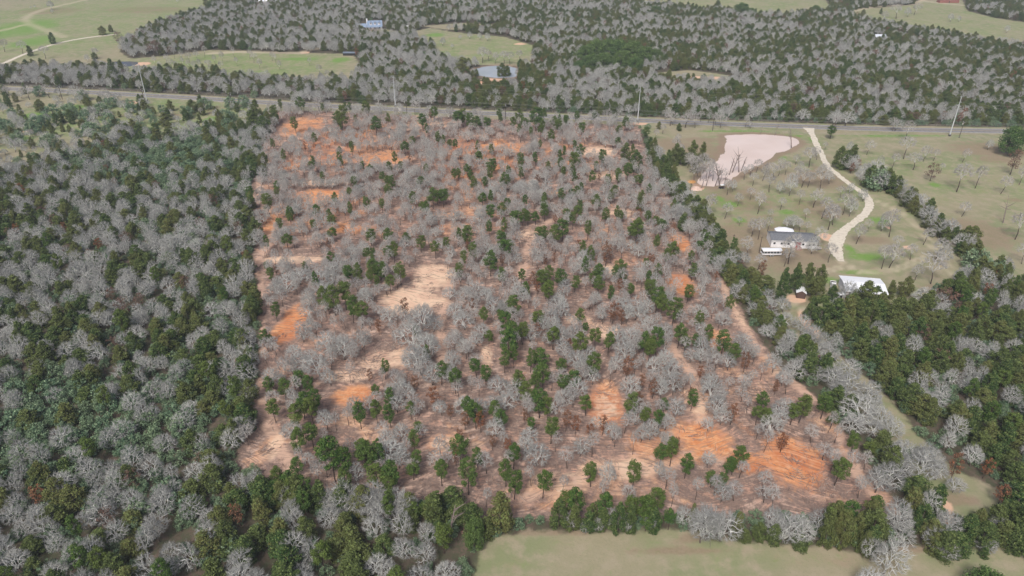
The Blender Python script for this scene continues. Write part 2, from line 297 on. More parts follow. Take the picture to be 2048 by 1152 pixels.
clr = B.mix(soft(A['cream'], B.math('ADD', B.math('MULTIPLY', n4, .5), B.math('MULTIPLY', nb, .5)), 2.6, .2, .8), clr, crr)
clr = B.mix(B.math('MULTIPLY', B.ramp(sf, .55, .78), .5), clr, (.21,.145,.115))       # dark ruts with twig litter
clr = B.mix(B.math('MULTIPLY', B.ramp(n3, .62, .8), .5), clr, (.22,.155,.13))
col = B.mix(soft(A['grass'], n2, .6), wood, gr); col = B.mix(soft(A['clear'], n2, .6), col, clr)
col = B.mix(soft(A['sandy'], n2, .8, .3, .6), col, B.mix(n3, (.70,.50,.36), (.62,.38,.26)))
col = B.mix(B.math('MULTIPLY', A['two'], .7), col, (.52,.45,.33))
col = B.mix(B.math('MULTIPLY', soft(A['shore'], n2, .8, .4, .8), .7), col, (.27,.19,.14))
B.L(col, B.b.inputs['Base Color'])
bp = B.n('ShaderNodeBump'); bp.inputs['Strength'].default_value = .6; bp.inputs['Distance'].default_value = .25
B.L(B.math('ADD', B.math('MULTIPLY', n3, .5), B.math('MULTIPLY', B.math('MULTIPLY', sf, A['clear']), .5)), bp.inputs['Height']); B.L(bp.outputs[0], B.b.inputs['Normal'])
gm.materials.append(m); go = bpy.data.objects.new('ground', gm); C.objects.link(go); struct(go, 'rolling ground of woods, pasture and cleared red clay', 'ground')

# ---------------------------------------------------------------- roads, drive, ponds
def catmull(pts, k=8):
    P_ = [np.array(p, float) for p in pts]; P_ = [2 * P_[0] - P_[1]] + P_ + [2 * P_[-1] - P_[-2]]; out = []
    for i in range(1, len(P_) - 2):
        for j in range(k):
            t = j / k; a, b, c, d = P_[i-1:i+3]
            out.append(.5 * ((2*b) + (-a+c)*t + (2*a-5*b+4*c-d)*t*t + (-a+3*b-3*c+d)*t**3))
    out.append(P_[-2]); return out
def ribbon(name, pts, z, m, off=0.0, wob=0.0, k=8):
    """pts: world x, y, half width"""
    S = catmull(pts, k); V = []; Fc = []
    for i, p in enumerate(S):
        a, b = S[max(i-1, 0)], S[min(i+1, len(S)-1)]; t = (b - a)[:2]; t /= np.linalg.norm(t) + 1e-9; n = np.array([-t[1], t[0]])
        wl, wr = p[2] + random.uniform(-wob, wob), p[2] + random.uniform(-wob, wob)
        q0, q1 = p[:2] + n * (off - wr), p[:2] + n * (off + wl); V += [(q0[0], q0[1], z), (q1[0], q1[1], z)]
        if i: Fc.append((2*i-2, 2*i, 2*i+1, 2*i-1))
    me = mesh_from(name, V, Fc, [m]); o = bpy.data.objects.new(name, me); C.objects.link(o); return o
asphalt = noisy('worn_asphalt', (.19,.19,.20), (.25,.245,.25), .5); line_w = mat('road_paint_white', (.7,.7,.7)); line_y = mat('road_paint_yellow', (.55,.42,.10))
gravel = noisy('pale_gravel', (.66,.61,.51), (.50,.44,.35), .7, lo=.45, hi=.75); shoulder_m = noisy('gravel_shoulder', (.36,.33,.28), (.29,.28,.20), .4)
RW = [(x, y, 3.7) for x, y in ROADW]
struct(ribbon('road_shoulder', [(x, y, 4.7) for x, y in ROADW], .02, shoulder_m, wob=.5))
struct(ribbon('road', RW, .06, asphalt))
for nm, off, mm, hw in (('edge_line', 3.5, line_w, .09), ('edge_line', -3.5, line_w, .09), ('centre_line', .13, line_y, .07), ('centre_line', -.13, line_y, .07)):
    struct(ribbon(nm, [(x, y, hw) for x, y in ROADW], .075, mm, off=off))
def wpath(pts): return [(*tuple(at(u, v))[:2], h * .8) for u, v, h in pts]
struct(ribbon('gravel_drive', wpath(DRIVE), .10, gravel, wob=.35))
struct(ribbon('gravel_farm_road', wpath(FARM_ROAD), .05, gravel, wob=.3))
def pool(name, poly, z, m):
    P_ = catmull([tuple(p) for p in poly] + [tuple(poly[0])], 5)[:-1]
    V = [(p[0] + random.uniform(-.35, .35), p[1] + random.uniform(-.5, .5), z) for p in P_]
    me = mesh_from(name, V, [tuple(range(len(V)))], [m]); o = bpy.data.objects.new(name, me); C.objects.link(o); return struct(o)
def water(name, c1, c2, rough=.12):
    m = noisy(name, c1, c2, .05, rough, .6, .3, .7); B = NB(m); tc = B.n('ShaderNodeNewGeometry')
    bp = B.n('ShaderNodeBump'); bp.inputs['Strength'].default_value = .15; bp.inputs['Distance'].default_value = .05
    B.L(B.noise(tc.outputs['Position'], 1.2, 3), bp.inputs['Height']); B.L(bp.outputs[0], B.b.inputs['Normal']); return m
pool('pond', POND, .05, water('water_painted_pink_sky', (.78,.65,.58), (.72,.58,.50)))  # pale pink base colour has the sky's reflection painted into it
pool('far_pond', POND2, .05, water('pale_blue_water', (.42,.46,.50), (.36,.41,.44), .08))
pool('dark_pond', POND3, .05, water('dark_water', (.05,.05,.06), (.09,.09,.10), .1))

# ---------------------------------------------------------------- tree meshes
def rnd(a, b): return random.uniform(a, b)
def oak_mesh(h, spread, trunk_frac, lean, slim, r0, n1, n2, n3, ntw, tw=1.0):
    """a forked trunk; limbs, branches and twig sprays that fill a lumpy dome"""
    tr, cr = MB(), MB(); th = h * trunk_frac; top = Vector((rnd(-lean, lean), rnd(-lean, lean), th)); mid = top * .5 + Vector((rnd(-.15,.15), rnd(-.15,.15), 0))
    tr.tube((0, 0, -.1), mid, r0 * 1.15, r0 * .95, 6); tr.tube(mid, top, r0 * .95, r0 * .75, 6)
    ch = h - th; cz = th + ch * (.30 if not slim else .38); up = h - cz; dn = (cz - th) * (.75 if not slim else .9); ph = rnd(0, 6.28); lob = [(rnd(0, 6.28), rnd(.1, .9), rnd(.10, .26)) for _ in range(4)]
    def shell(k, n, lo=-.55):
        z = lo + (1 - lo) * (k + .5) / n; a = 2.39996 * k + ph + rnd(-.25, .25); q = math.sqrt(max(0, 1 - z * z)); return Vector((q * math.cos(a), q * math.sin(a), z))
    def pt(d, f):
        m_ = 1.0
        for la, lz, lw in lob: m_ += lw * (math.cos(math.atan2(d.y, d.x) - la) * math.sqrt(1 - min(d.z ** 2, 1)) * (1 - abs(d.z - lz)) - .25)
        return Vector((top.x + d.x * spread * f * m_, top.y + d.y * spread * f * m_, cz + d.z * (up if d.z > 0 else dn) * f * (m_ if d.z > .3 else 1)))
    def crook(p, q, r_a, r_b, n, v, amt):
        a = p
        for k in range(1, n + 1):
            b = p.lerp(q, k / n); b = b + (Vector((rnd(-1,1), rnd(-1,1), rnd(-.5,.9))) * amt * (q - p).length if k < n else Vector((0,0,0)))
            cr.tube(a, b, r_a + (r_b - r_a) * (k - 1) / n, r_a + (r_b - r_a) * k / n, 4 if n > 2 else 3, v=v); a = b
    P1 = [pt(shell(k, n1, -.1), rnd(.36, .52)) for k in range(n1)]; P2 = [pt(shell(k, n2, -.4), rnd(.60, .86)) for k in range(n2)]; P3 = [pt(shell(k, n3), rnd(.80, 1.04) if random.random() < .75 else rnd(.5, .85)) for k in range(n3)]
    for p in P1: crook(top * rnd(.82, 1), p, r0 * .52, r0 * .34, 3, rnd(.7, 1), .13)
    near = lambda p, L_: min(L_, key=lambda q: (q - p).length)
    for p in P2: crook(near(p, P1), p, r0 * .30, .060 * tw, 3, rnd(.55, 1), .15)
    for p in P3:
        b = near(p, P2); crook(b, p, .050 * tw, .028 * tw, 2, rnd(.3, .9), .16); o = (p - Vector((top.x, top.y, cz - up * .3))).normalized()
        for _ in range(ntw):
            s0 = b.lerp(p, rnd(.35, 1)); dd = (o * .9 + Vector((rnd(-1,1), rnd(-1,1), rnd(-.6,1)))).normalized(); e = s0 + dd * rnd(.35, .95) * (h / 8) * (spread / 3.4) ** .5
            cr.tube(s0, e, .021 * tw, .006, 3, v=rnd(0, .65))
    return tr, cr
def leaf_cards(mb, c, rad, n, size, flat=.8):
    for _ in range(n):
        d = Vector((random.gauss(0,1), random.gauss(0,1), random.gauss(0,1))); d.normalize()
        rr = rad * random.random() ** .45; p = c + Vector((d.x, d.y, d.z * flat)) * rr
        nrm = (d * .5 + Vector((rnd(-1,1), rnd(-1,1), rnd(-.6,1.2)))).normalized(); a = nrm.orthogonal().normalized(); b = nrm.cross(a)
        t = rnd(0, 3.14); a, b = a * math.cos(t) + b * math.sin(t), b * math.cos(t) - a * math.sin(t); s = size * rnd(.6, 1.25); s2 = s * rnd(.45, .9)
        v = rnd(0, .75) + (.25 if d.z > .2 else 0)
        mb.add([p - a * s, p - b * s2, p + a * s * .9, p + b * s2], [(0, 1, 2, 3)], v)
def green_mesh(h, wdt, clear_frac, profile, nc, nq, size, r0, trunks=1, lean=.3):
    """profile(t)->relative radius for t 0..1 up the crown"""
    tr, cr = MB(), MB(); top = Vector((rnd(-lean, lean), rnd(-lean, lean), h * .93)); z0 = h * clear_frac
    for k in range(trunks):
        o = Vector((rnd(-.3,.3), rnd(-.3,.3), -.1)) if trunks > 1 else Vector((0,0,-.1))
        mid = o.lerp(top, .5) + Vector((rnd(-.15,.15), rnd(-.15,.15), 0)); tr.tube(o, mid, r0, r0 * .75, 5); tr.tube(mid, top, r0 * .75, r0 * .15, 5)
    for i in range(nc):
        t = (i + rnd(0, 1)) / nc; R = profile(t) * wdt * rnd(.75, 1.12); a = 2.4 * i + rnd(-.6, .6); z = z0 + t * (h - z0)
        ax = top * (z / (h * .93)); cr_r = wdt * rnd(.30, .50) * (.55 + .45 * profile(t)); off = max(R - cr_r * .7, 0)
        c = Vector((ax.x + math.cos(a) * off, ax.y + math.sin(a) * off, z + rnd(-.2, .2)))
        if clear_frac > .15: tr.tube((ax.x, ax.y, z - .5), c, r0 * .3, r0 * .1, 3)
        leaf_cards(cr, c, cr_r, nq, size)
    return tr, cr
ovoid = lambda t: math.sqrt(max(0.02, 1 - (2 * t - .75) ** 2 / 1.6)) * (1 if t < .8 else .75)
cone = lambda t: .30 + .72 * (1 - t) ** .7 if t > .12 else .8
flatc = lambda t: (.55 + .5 * math.sin(math.pi * min(t * .9 + .12, 1)))
rugged = lambda t: (.35 + .65 * math.sin(math.pi * (t * .8 + .1)))
# kind -> list of (trunk MB, crown MB, built height, built half width)
KINDS = {}
def reg(kind, n, fn, h, wd, trunk_m, crown_m, **info):
    out = []
    for i in range(n):
        random.seed(hash_(kind) + i * 13); tr, cr = fn(i)
        tm = mesh_from(kind + '_trunk', tr.V, tr.F, [M[trunk_m]]); cm = mesh_from(kind + '_crown', cr.V, cr.F, [M[crown_m]], v=cr.v)
        nV = len(tr.V); jm = mesh_from(kind + '_whole', tr.V + cr.V, tr.F + [tuple(k + nV for k in f) for f in cr.F], [M[trunk_m], M[crown_m]], mi=[0] * len(tr.F) + [1] * len(cr.F), v=[0.] * len(tr.F) + cr.v)
        out.append((tm, cm, jm))
    KINDS[kind] = dict(v=out, h=h, w=wd, pts=[], **info)
def hash_(s): return sum(ord(c) * (i + 1) for i, c in enumerate(s))
reg('bare_oak', 8, lambda i: oak_mesh(8, rnd(3.7, 4.3), rnd(.14, .24), .5, False, .17, 8, 40, 170, 9, .92), 8, 4.0, 'bark', 'twig', name='bare_oak', cat='oak tree', desc='leafless broad grey oak')
reg('slim_oak', 8, lambda i: oak_mesh(8, rnd(2.1, 2.7), rnd(.30, .46), .5, True, .10, 5, 20, 80, 10, .78), 8, 2.4, 'bark_pine', 'twig_fine', name='slender_bare_tree', cat='bare tree', desc='leafless slender tree')
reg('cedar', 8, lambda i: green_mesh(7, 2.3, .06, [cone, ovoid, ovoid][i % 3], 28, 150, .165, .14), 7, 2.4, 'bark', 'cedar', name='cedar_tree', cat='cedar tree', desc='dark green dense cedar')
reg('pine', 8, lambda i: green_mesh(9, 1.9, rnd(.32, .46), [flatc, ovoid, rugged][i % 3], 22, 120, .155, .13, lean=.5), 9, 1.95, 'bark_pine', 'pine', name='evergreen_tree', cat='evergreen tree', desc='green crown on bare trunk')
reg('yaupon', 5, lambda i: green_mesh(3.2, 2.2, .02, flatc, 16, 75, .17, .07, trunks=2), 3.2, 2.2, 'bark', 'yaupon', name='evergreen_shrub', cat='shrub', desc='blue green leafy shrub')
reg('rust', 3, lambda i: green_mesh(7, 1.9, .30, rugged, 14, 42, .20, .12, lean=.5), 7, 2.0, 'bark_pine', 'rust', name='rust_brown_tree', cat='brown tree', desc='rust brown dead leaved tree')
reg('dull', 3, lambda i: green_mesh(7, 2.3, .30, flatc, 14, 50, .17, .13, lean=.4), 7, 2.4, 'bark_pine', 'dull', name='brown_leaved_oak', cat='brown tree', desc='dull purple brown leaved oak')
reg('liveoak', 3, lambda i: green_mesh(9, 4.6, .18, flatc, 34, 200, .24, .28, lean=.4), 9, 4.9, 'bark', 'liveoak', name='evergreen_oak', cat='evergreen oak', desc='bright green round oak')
def snag_mesh(i):
    a, b = MB(), MB(); top = Vector((rnd(-1.7,1.7), rnd(-1,1), 6)); a.tube((0,0,-.2), top * .5, .20, .15, 6); a.tube(top * .5, top, .15, .06, 5)
    for k in range(7):
        s = top * rnd(.4, .95); d = Vector((rnd(-1,1), rnd(-1,1), rnd(.1,1.1))).normalized(); e = s + d * rnd(1, 2.4); b.tube(s, e, .08, .04, 4, v=rnd(0, 1)); b.tube(e, e + (d + Vector((rnd(-.6,.6), rnd(-.6,.6), .3))) * .8, .04, 0, 3, v=rnd(0, 1))
    return a, b
M['snag'] = noisy('grey_dead_wood', (.16,.125,.11), (.26,.22,.20), 2)
reg('snag', 3, snag_mesh, 6, 1.8, 'snag', 'snag', name='dead_tree', cat='dead tree', desc='broken bare dead trunk')

# ---------------------------------------------------------------- where the trees stand
def add(kind, X, Y, h, wd=None, rz=None, land=None, lab=None):
    K = KINDS[kind]; sz = h / K['h']; sx = (wd / K['w']) if wd else sz * rnd(.88, 1.15)
    K['pts'].append([X, Y, sx, sz, rnd(0, 6.28) if rz is None else rz, land, lab])
def addp(kind, u, v, hpx, wpx=None, land=None, lab=None):
    p = at(u, v); dep = depth_at(v); h = hpx * dep / (F * CP) * .98
    add(kind, p.x, p.y, h, (wpx / 2) * dep / F if wpx else None, land=land or 'hand', lab=lab)
random.seed(5)
PINES = [(528,693,30),(543,690,20),(599,783,38),(572,800,40),(541,792,38),(552,845,46),(627,850,58),(600,862,55),(634,830,52),(610,838,50),(707,646,50),(672,632,56),(652,625,46),(692,620,52),(725,650,45),(755,852,50),(780,820,40),(752,800,30),(722,858,50),(782,856,46),(822,838,34),(839,872,28),
(884,770,42),(912,788,52),(896,762,30),(952,756,36),(972,770,36),(1010,746,46),(977,688,26),(1000,650,28),(1012,676,46),(1024,700,50),(952,858,52),(987,850,48),(1002,862,40),(1030,640,46),(1018,720,60),
(1096,613,46),(1086,781,52),(1159,723,52),(1186,761,56),(1119,751,32),(1126,786,36),(1149,781,36),(1196,588,32),(1296,608,44),(1311,626,46),(1319,640,46),(1344,651,52),(1356,696,48),(1374,606,32),(1394,661,36),(1286,718,52),(1296,726,46),(1310,718,56),(1414,696,44),(1441,718,52),(1461,736,46),(1369,701,30),(1391,701,30),(1159,651,30),(1168,672,26),(1189,701,44),(1216,713,46),(1256,838,50),(1171,831,42),(1079,836,56),(1095,841,46),(1049,813,50),(1064,868,32),(1101,888,54),(1519,826,42),(1326,826,26),(1316,861,42),(1038,790,46),(1060,745,44),(1082,740,40),(1046,690,42),(1076,660,36),(1106,700,44),
(1029,999,60),(1085,997,60),(1180,974,52),(1265,979,58),(1368,957,54),(1339,932,56),(1318,930,40),(1476,939,50),(1452,952,38),(1464,950,34),(1442,980,36),(1422,975,34),
(604,914,60),(627,896,50),(672,964,88),(655,940,60),(690,960,70),(732,930,56),(737,945,66),(760,940,60),(597,950,36),(560,990,56),(590,1000,60),(610,1004,56),(694,984,46),(762,990,66),(787,985,66),(776,1000,50),(830,902,42),(837,939,40),(827,960,36),(884,972,52),(937,990,72),(922,932,60),(1012,974,56),(877,1025,46),(830,1040,38),(845,1035,30),(548,1010,50),(530,1000,46),
(1701,912,46),(1668,972,60),(1598,846,56),(1641,838,52),(1661,858,36),(1580,850,40),(1735,915,30),(1510,850,40),(1530,860,46),(1608,828,30),
(540,430,36),(579,443,20),(634,438,24),(629,465,22),(667,460,26),(667,485,26),(744,493,32),(777,498,36),(712,380,24),(779,398,26),(867,418,36),(887,415,32),(875,410,24),(814,493,24),(842,505,30),(872,518,32),(934,498,40),(947,528,38),(982,553,46),(1002,508,42),(1014,520,38),(577,503,32),(777,520,26),(752,563,42),(762,566,38),(802,570,38),(717,573,42),(700,570,34),(734,525,26),(965,416,26),(982,350,28),(934,355,22),(969,380,22),(1009,383,30),(1002,438,28),(982,448,32),(1014,428,26),(700,400,22),(724,345,18),(740,350,18),(545,565,26),(536,545,20),(612,545,20),
(1049,443,22),(1036,458,32),(1026,456,28),(1089,443,32),(1070,450,24),(1086,488,32),(1124,483,36),(1110,490,36),(1076,482,24),(1156,443,28),(1271,495,50),(1262,480,30),(1344,525,38),(1332,530,30),(1209,450,30),(1221,408,24),(1254,363,30),(1274,378,24),(1236,363,22),(1151,343,32),(1161,325,30),(1204,335,30),(1216,373,20),(1190,423,28),(1241,448,24),(1144,400,20),(1196,568,36),(1186,575,30),(1239,558,32),(1228,565,28),(1245,568,26),(1314,560,30),(1321,473,30),(1309,463,26),(1296,568,24),(1086,576,34),(1100,570,34),(1120,578,36),(1150,585,30),(1050,600,34),(1260,600,30),(1090,598,30),
(604,230,28),(548,247,28),(687,270,46),(676,262,30),(592,267,26),(754,272,30),(734,237,28),(869,245,26),(847,262,28),(690,222,14),(997,242,20),(940,262,30),(930,248,24),(955,262,24),(975,266,26),(917,258,30),
(1039,252,26),(1071,262,40),(1089,245,22),(1154,250,22),(1119,270,26),(1108,262,24),(1164,275,24),(1186,247,18),(1229,245,16),(1050,262,22),(1028,264,24),(1132,258,22),(1250,262,24),(1100,290,26),(1236,275,20),(825,300,22),(810,312,24),(805,345,20),(960,330,24),(1290,280,22),(1040,330,20),(1095,345,20),(900,300,18)]
PINES += [(1150,1045,70),(1205,1042,62),(1290,1045,62),(1312,1040,66),(1128,1042,60),(1262,1046,56),(1650,1070,60),(1690,1062,62),(1745,1040,50)]
for u, v, hh in PINES: addp('pine', u + rnd(-1, 1), v, hh * rnd(.96, 1.04) * 1.12, hh * rnd(.52, .68) if hh > 40 else hh * rnd(.6, .85))
for u, v, hh in [(869,818,44),(1224,648,42),(1243,650,30),(1486,746,42),(1131,863,44),(1304,798,40),(1274,823,40),(1351,785,28),(1211,533,44),(742,768,30),(830,785,32),(812,640,44),(962,865,44),(930,860,40),(912,932,40),(1150,870,42),(1251,761,46),(1460,850,46),(1075,560,24),(1070,575,30),(1300,540,30),(1090,535,24),(1310,470,20),(1345,470,22),(1900,964,62),(1995,1012,50),(1520,560,36),(690,470,18),(1016,470,24),(1030,580,28),(1205,870,40),(1180,880,36),(1548,790,30),(1398,760,30),(1240,590,30),(1560,905,40),(1430,790,36),(1380,800,28),(1015,905,30),(985,900,34),(900,840,30),(1320,850,30),(1050,850,34)]:
    addp('rust', u, v, hh * 1.05, hh * rnd(.45, .65))
# lone trees of the pasture and beyond: (u, v, h, kind)
LONE = [(1807,318,40),(1846,323,30),(1826,340,32),(1925,325,26),(1913,384,50),(1950,377,42),(2001,388,34),(2038,370,34),(2030,479,50),(1923,433,28),(2043,528,36),(1733,310,28),(1696,308,24),(1846,490,32),(1762,463,38),(1778,474,50),(1736,463,24),(1712,488,38),(1763,538,46),(1778,536,48),(1698,433,40),(1685,430,42),(1725,403,24),(1697,388,22),(1656,460,50),(1665,450,40),(1643,438,42),(1640,380,42),(1626,415,36),(1598,410,28),(1578,392,46),(1603,375,36),(1538,385,32),(1633,320,24),(1618,335,38),(1658,368,26),(1573,458,26),(1587,460,28),(1598,465,26),(1611,466,22),(1576,528,62),(1656,525,36),(1622,508,36),(1637,495,40),(1568,533,38),(1861,568,60),(1868,523,46),(1880,530,40),
(1420,433,40),(1449,438,30),(1515,428,42),(1454,390,28),(1465,383,22),(1503,473,34),(1516,479,42),(1494,515,40),(1515,540,32),(1546,360,30),(1556,352,24),(1530,350,24),(1560,388,26),(1720,372,20),(1590,330,20),(1650,300,14),(1760,330,18),(1784,336,26),(1880,345,18),(1975,300,20),(1540,440,20),(1478,452,18),(1610,440,22),(1535,462,26),
(1785,262,24),(1810,280,36),(1866,322,22),(1490,255,22),(1700,240,22),(1672,258,22),(1430,250,20),(1400,244,20),(1376,244,22),(1416,246,18),(1330,240,18),(1345,250,14),(1310,280,20),(1325,268,18)]
for u, v, hh in LONE: addp('slim_oak' if random.random() < .8 else 'bare_oak', u, v, hh * 1.08, hh * rnd(.68, 1.0))
for u, v, hh, ww, k in [(2020,350,46,30,'dull'),(1860,362,32,26,'dull'),(1890,622,44,60,'dull'),(240,90,22,20,'dull'),(310,112,26,34,'dull'),(1420,66,14,14,'dull'),(2018,312,50,52,'liveoak'),(1960,1195,62,72,'liveoak'),(948,1100,72,46,'liveoak'),(1660,278,24,22,'pine'),
    (1630,28,14,20,'liveoak'),(1310,30,14,26,'liveoak'),(1480,32,20,36,'liveoak'),(1500,34,14,24,'liveoak')]: addp(k, u, v, hh, ww)
for u, v, hh, ww in [(1172,128,30,46),(1192,122,34,44),(1214,116,30,40),(1236,120,32,48),(1262,128,36,50),(1288,130,30,44),(1310,128,24,34),(1180,142,26,40),(1210,140,28,44),(1240,142,32,40),(1270,146,26,36),(1160,146,20,30),(1225,108,22,36)]: addp('liveoak', u, v, hh, ww)
# cedars standing singly: (u, v, h, w)
CED = [(1002,1062,92,66),(968,1075,50,40),(1118,1055,62,44),(1145,1062,68,50),(1180,1050,64,40),(1176,1064,60,48),(1206,1060,66,48),(1232,1066,72,50),(1262,1066,70,48),(1290,1062,66,46),(1308,1066,72,50),(1332,1060,62,38),(1385,1050,46,20),(1468,1076,56,34),(1488,1082,34,34),(1516,1082,52,34),(1540,1086,42,40),(1003,153,24,24),(1018,153,20,22),(956,153,14,12),(946,158,14,14),(1048,152,26,24),(1062,156,22,18),(930,150,30,34),(1930,1075,60,60),(1960,1088,56,60),(1992,1085,60,56),(2022,1097,60,56),(1985,1050,56,50),(2040,1070,70,60),(2030,1020,60,60),(2010,1045,50,50),(1955,1050,40,36),(2046,1110,50,50),(1968,1115,24,26),(1600,1096,34,46),(1648,1094,80,40),(1664,1090,74,34),(1680,1096,82,40),(1705,1088,76,36),(1732,1104,66,44),(1722,1110,56,40),
 (1818,1030,68,52),(1838,1052,50,44),(1826,1065,44,24),(1880,1112,60,76),(1905,1108,54,60),(1860,1104,46,40),(1560,600,56,34),(1584,585,58,34),(1610,588,56,34),(1635,580,48,30),(1628,600,44,40),(1590,560,30,20),(1700,615,30,30),(1722,618,52,44),(1690,640,46,44),(1745,600,30,28),(1782,596,32,26),(1805,594,44,34),(1660,600,30,26),(1620,640,50,40),(1640,655,60,40),(1665,660,66,50),(1690,660,60,46),(1760,640,46,40),(1780,650,50,44),(1740,660,50,40),
 (85,224,20,24),(60,112,20,18),(103,88,18,16),(205,70,16,20),(222,64,12,14),(190,118,12,14),(52,188,22,16),(200,208,14,14),(228,160,38,24),(250,150,26,20),(340,150,22,22),(345,222,18,18),(293,220,16,22),(385,225,26,26),(400,210,22,16),(440,250,30,20),(330,252,26,26),(1330,345,40,22),(1345,330,36,24),(1385,330,40,26),(1400,322,30,20),(1362,330,30,30),(1395,345,24,22),(1360,262,14,14),(1318,258,12,12),(1430,18,16,18),(415,10,10,14),(430,12,18,26),(455,8,8,8),(1425,22,12,16),(1455,24,10,10),(1990,26,12,30),(1725,30,10,12),(1760,28,10,8),
 (1250,322,30,24),(1268,345,40,30),(1300,335,36,24),(1310,310,30,22),(1283,420,36,22),(1345,392,20,16),(520,250,40,30),(510,262,40,34),(528,268,36,30),(550,250,24,20),(540,258,24,20)]
for u, v, hh, ww in CED:
    hg = 1100 < u < 1340 and v > 1040
    addp('pine' if hg and random.random() < .3 else 'cedar', u + rnd(-4, 4), v, hh * (rnd(.62, 1.12) if hg else rnd(.85, 1.1)), ww * (rnd(.6, .95) if hg else rnd(.85, 1.05)))
for u, v, hh in [(1140,1058,40),(1195,1062,36),(1250,1064,44),(1300,1060,40),(1222,1056,46),(1170,1068,30)]: addp('bare_oak', u, v, hh, hh * .8)
# broad bare oaks seen one by one
OAK = [(1412,1080,78,84),(1440,1082,80,70),(1400,1086,70,60),(1360,1052,50,40),(1565,1085,72,70),(1545,1080,60,50),(1598,1082,66,60),(1630,1070,60,60),(1765,1155,100,80),(1740,1120,60,50),(1800,1095,50,60),(1790,1070,60,60),(1730,1195,66,90),(1862,1098,50,56),(1886,1120,46,40),(1970,1105,30,44),(1165,1060,24,16),(1425,1060,40,60),
 (782,925,58,70),(775,905,50,44),(715,960,46,40),(1070,932,56,60),(1052,910,36,40),(1218,968,54,38),(1318,958,46,26),(1225,882,52,38),(1330,905,50,30),(1415,935,36,34),(1420,800,56,56),(1428,832,54,50),(1440,850,46,40),(1415,862,30,30),(1560,840,52,60),(1545,856,50,46),(1545,745,40,40),(1580,760,46,50),(1690,795,60,70),(1665,780,56,56),(1740,830,52,50),(1720,850,56,80),(1698,870,46,56),(1745,875,40,60),(1830,955,60,80),(1800,960,52,60),(1775,975,60,70),(1750,985,54,60),(1840,930,50,50),(1790,930,46,50),(1642,705,46,30),(1616,700,50,34),(1605,700,44,24),
 (650,600,40,50),(690,720,52,56),(660,715,56,64),(640,752,50,60),(610,740,40,50),(590,720,36,40),(725,700,46,44),(780,650,36,40),(845,665,66,60),(828,700,66,66),(858,720,60,60),(842,750,64,64),(865,770,52,56),(830,740,50,56),(620,640,36,36),(570,590,40,60),(600,570,36,50),(640,575,38,54),(665,560,36,44),(660,590,30,30),(735,610,36,36),(910,640,40,44),(930,660,44,50),(950,600,36,50),(985,630,40,44),(965,680,36,40),(910,690,34,36),(900,600,30,36),
 (885,500,26,36),(1000,565,30,34),(1270,640,44,54),(1245,620,30,40),(1290,630,36,40),(1255,700,50,50),(1235,690,46,44),(1250,725,46,46),(1230,745,44,40),(1120,690,50,42),(1105,660,44,40),(1130,720,46,42),(1155,745,50,44),(1165,760,46,40),(1120,640,40,36),(1150,800,46,50),(1125,810,40,46),(1185,770,44,40),(1015,820,50,50),(1035,800,44,44),(990,830,44,44),(930,825,40,50),(1000,790,44,50),(810,800,50,44),(795,825,46,40),(560,770,30,30),(1340,760,50,44),(1345,790,46,44),(1330,740,44,40),(1350,835,44,46),(1330,860,36,44),(1270,850,36,44),(1400,640,36,40),(1480,700,36,44),(1490,720,34,40),(1380,725,30,36),(1400,728,30,34),(1330,680,40,44),(1425,720,26,30)]
OAK += [(1697,606,46,44),(1600,668,40,40),(1622,690,44,40),(1570,655,36,40),(1655,735,50,50),(1690,760,50,56),(1735,805,50,60),(1760,860,52,60),(1780,880,46,50),(1850,930,50,60),(1870,960,50,50),(1800,915,46,60),(1905,985,40,44),(1640,720,40,40),(1680,800,46,50),(1565,625,34,40),(1840,610,40,52),(1870,640,40,50),(1990,1060,36,44),(870,205,26,34),(620,205,26,34),(600,207,24,30),(640,208,26,30),(1600,244,26,34),(1690,252,28,40),(1665,250,26,34),(1790,262,24,28),(835,213,24,36)]
for u, v, hh, ww in OAK: addp('bare_oak', u, v, hh, ww * 1.05)
ROADT = [(20,196,24),(60,200,26),(100,196,26),(150,200,28),(170,202,24),(215,204,26),(235,206,20),(590,222,26),(640,225,28),(655,224,24),(720,228,22),(760,228,24),(800,232,26),(830,230,24),(860,232,22),(900,236,22),(955,238,22),(1000,240,22),(1190,248,26),(1215,250,30),(1232,250,24),(1255,252,24),(1340,252,26),(1370,256,28),(1390,256,26),(1440,256,24),(1500,258,16),(1150,246,20)]
for u, v, hh in ROADT: addp('bare_oak' if random.random() < .4 else 'slim_oak', u, v, hh, hh * rnd(.9, 1.25))
LN2 = [(1350,300,26),(1362,312,24),(1355,285,18),(1560,420,26),(1590,360,28),(1615,375,30),(1645,352,26),(1500,400,24),(1475,412,26),(1680,395,24),(1560,340,24),(1570,350,26),(1600,345,22),(1880,470,24),(1820,520,36),(1790,500,30),(1830,560,34),(1395,352,36),(1380,345,34),(1405,346,40),(1418,352,36),(1388,362,30),(1400,362,34),(1412,362,38),(1375,335,30),(1440,364,26),(1425,362,34),(1500,352,24),(1488,360,26),(1512,345,26),(1525,362,30),(1505,372,26)]
for u, v, hh in LN2: addp('slim_oak', u, v, hh, hh * .8)
for u, v, hh in [(1458,350,32),(1464,345,32),(1478,345,34),(1482,342,26),(1520,268,14),(1549,271,18),(1448,378,26),(1440,370,34),(1430,372,28),(1412,372,24),(1436,378,22),(1403,376,20),(1583,296,30),(1500,350,18),(2006,446,34),(268,905,36),(668,834,26),(560,740,26),(898,1074,66),(1420,1095,10)]:
    addp('snag', u, v, hh * 1.05)

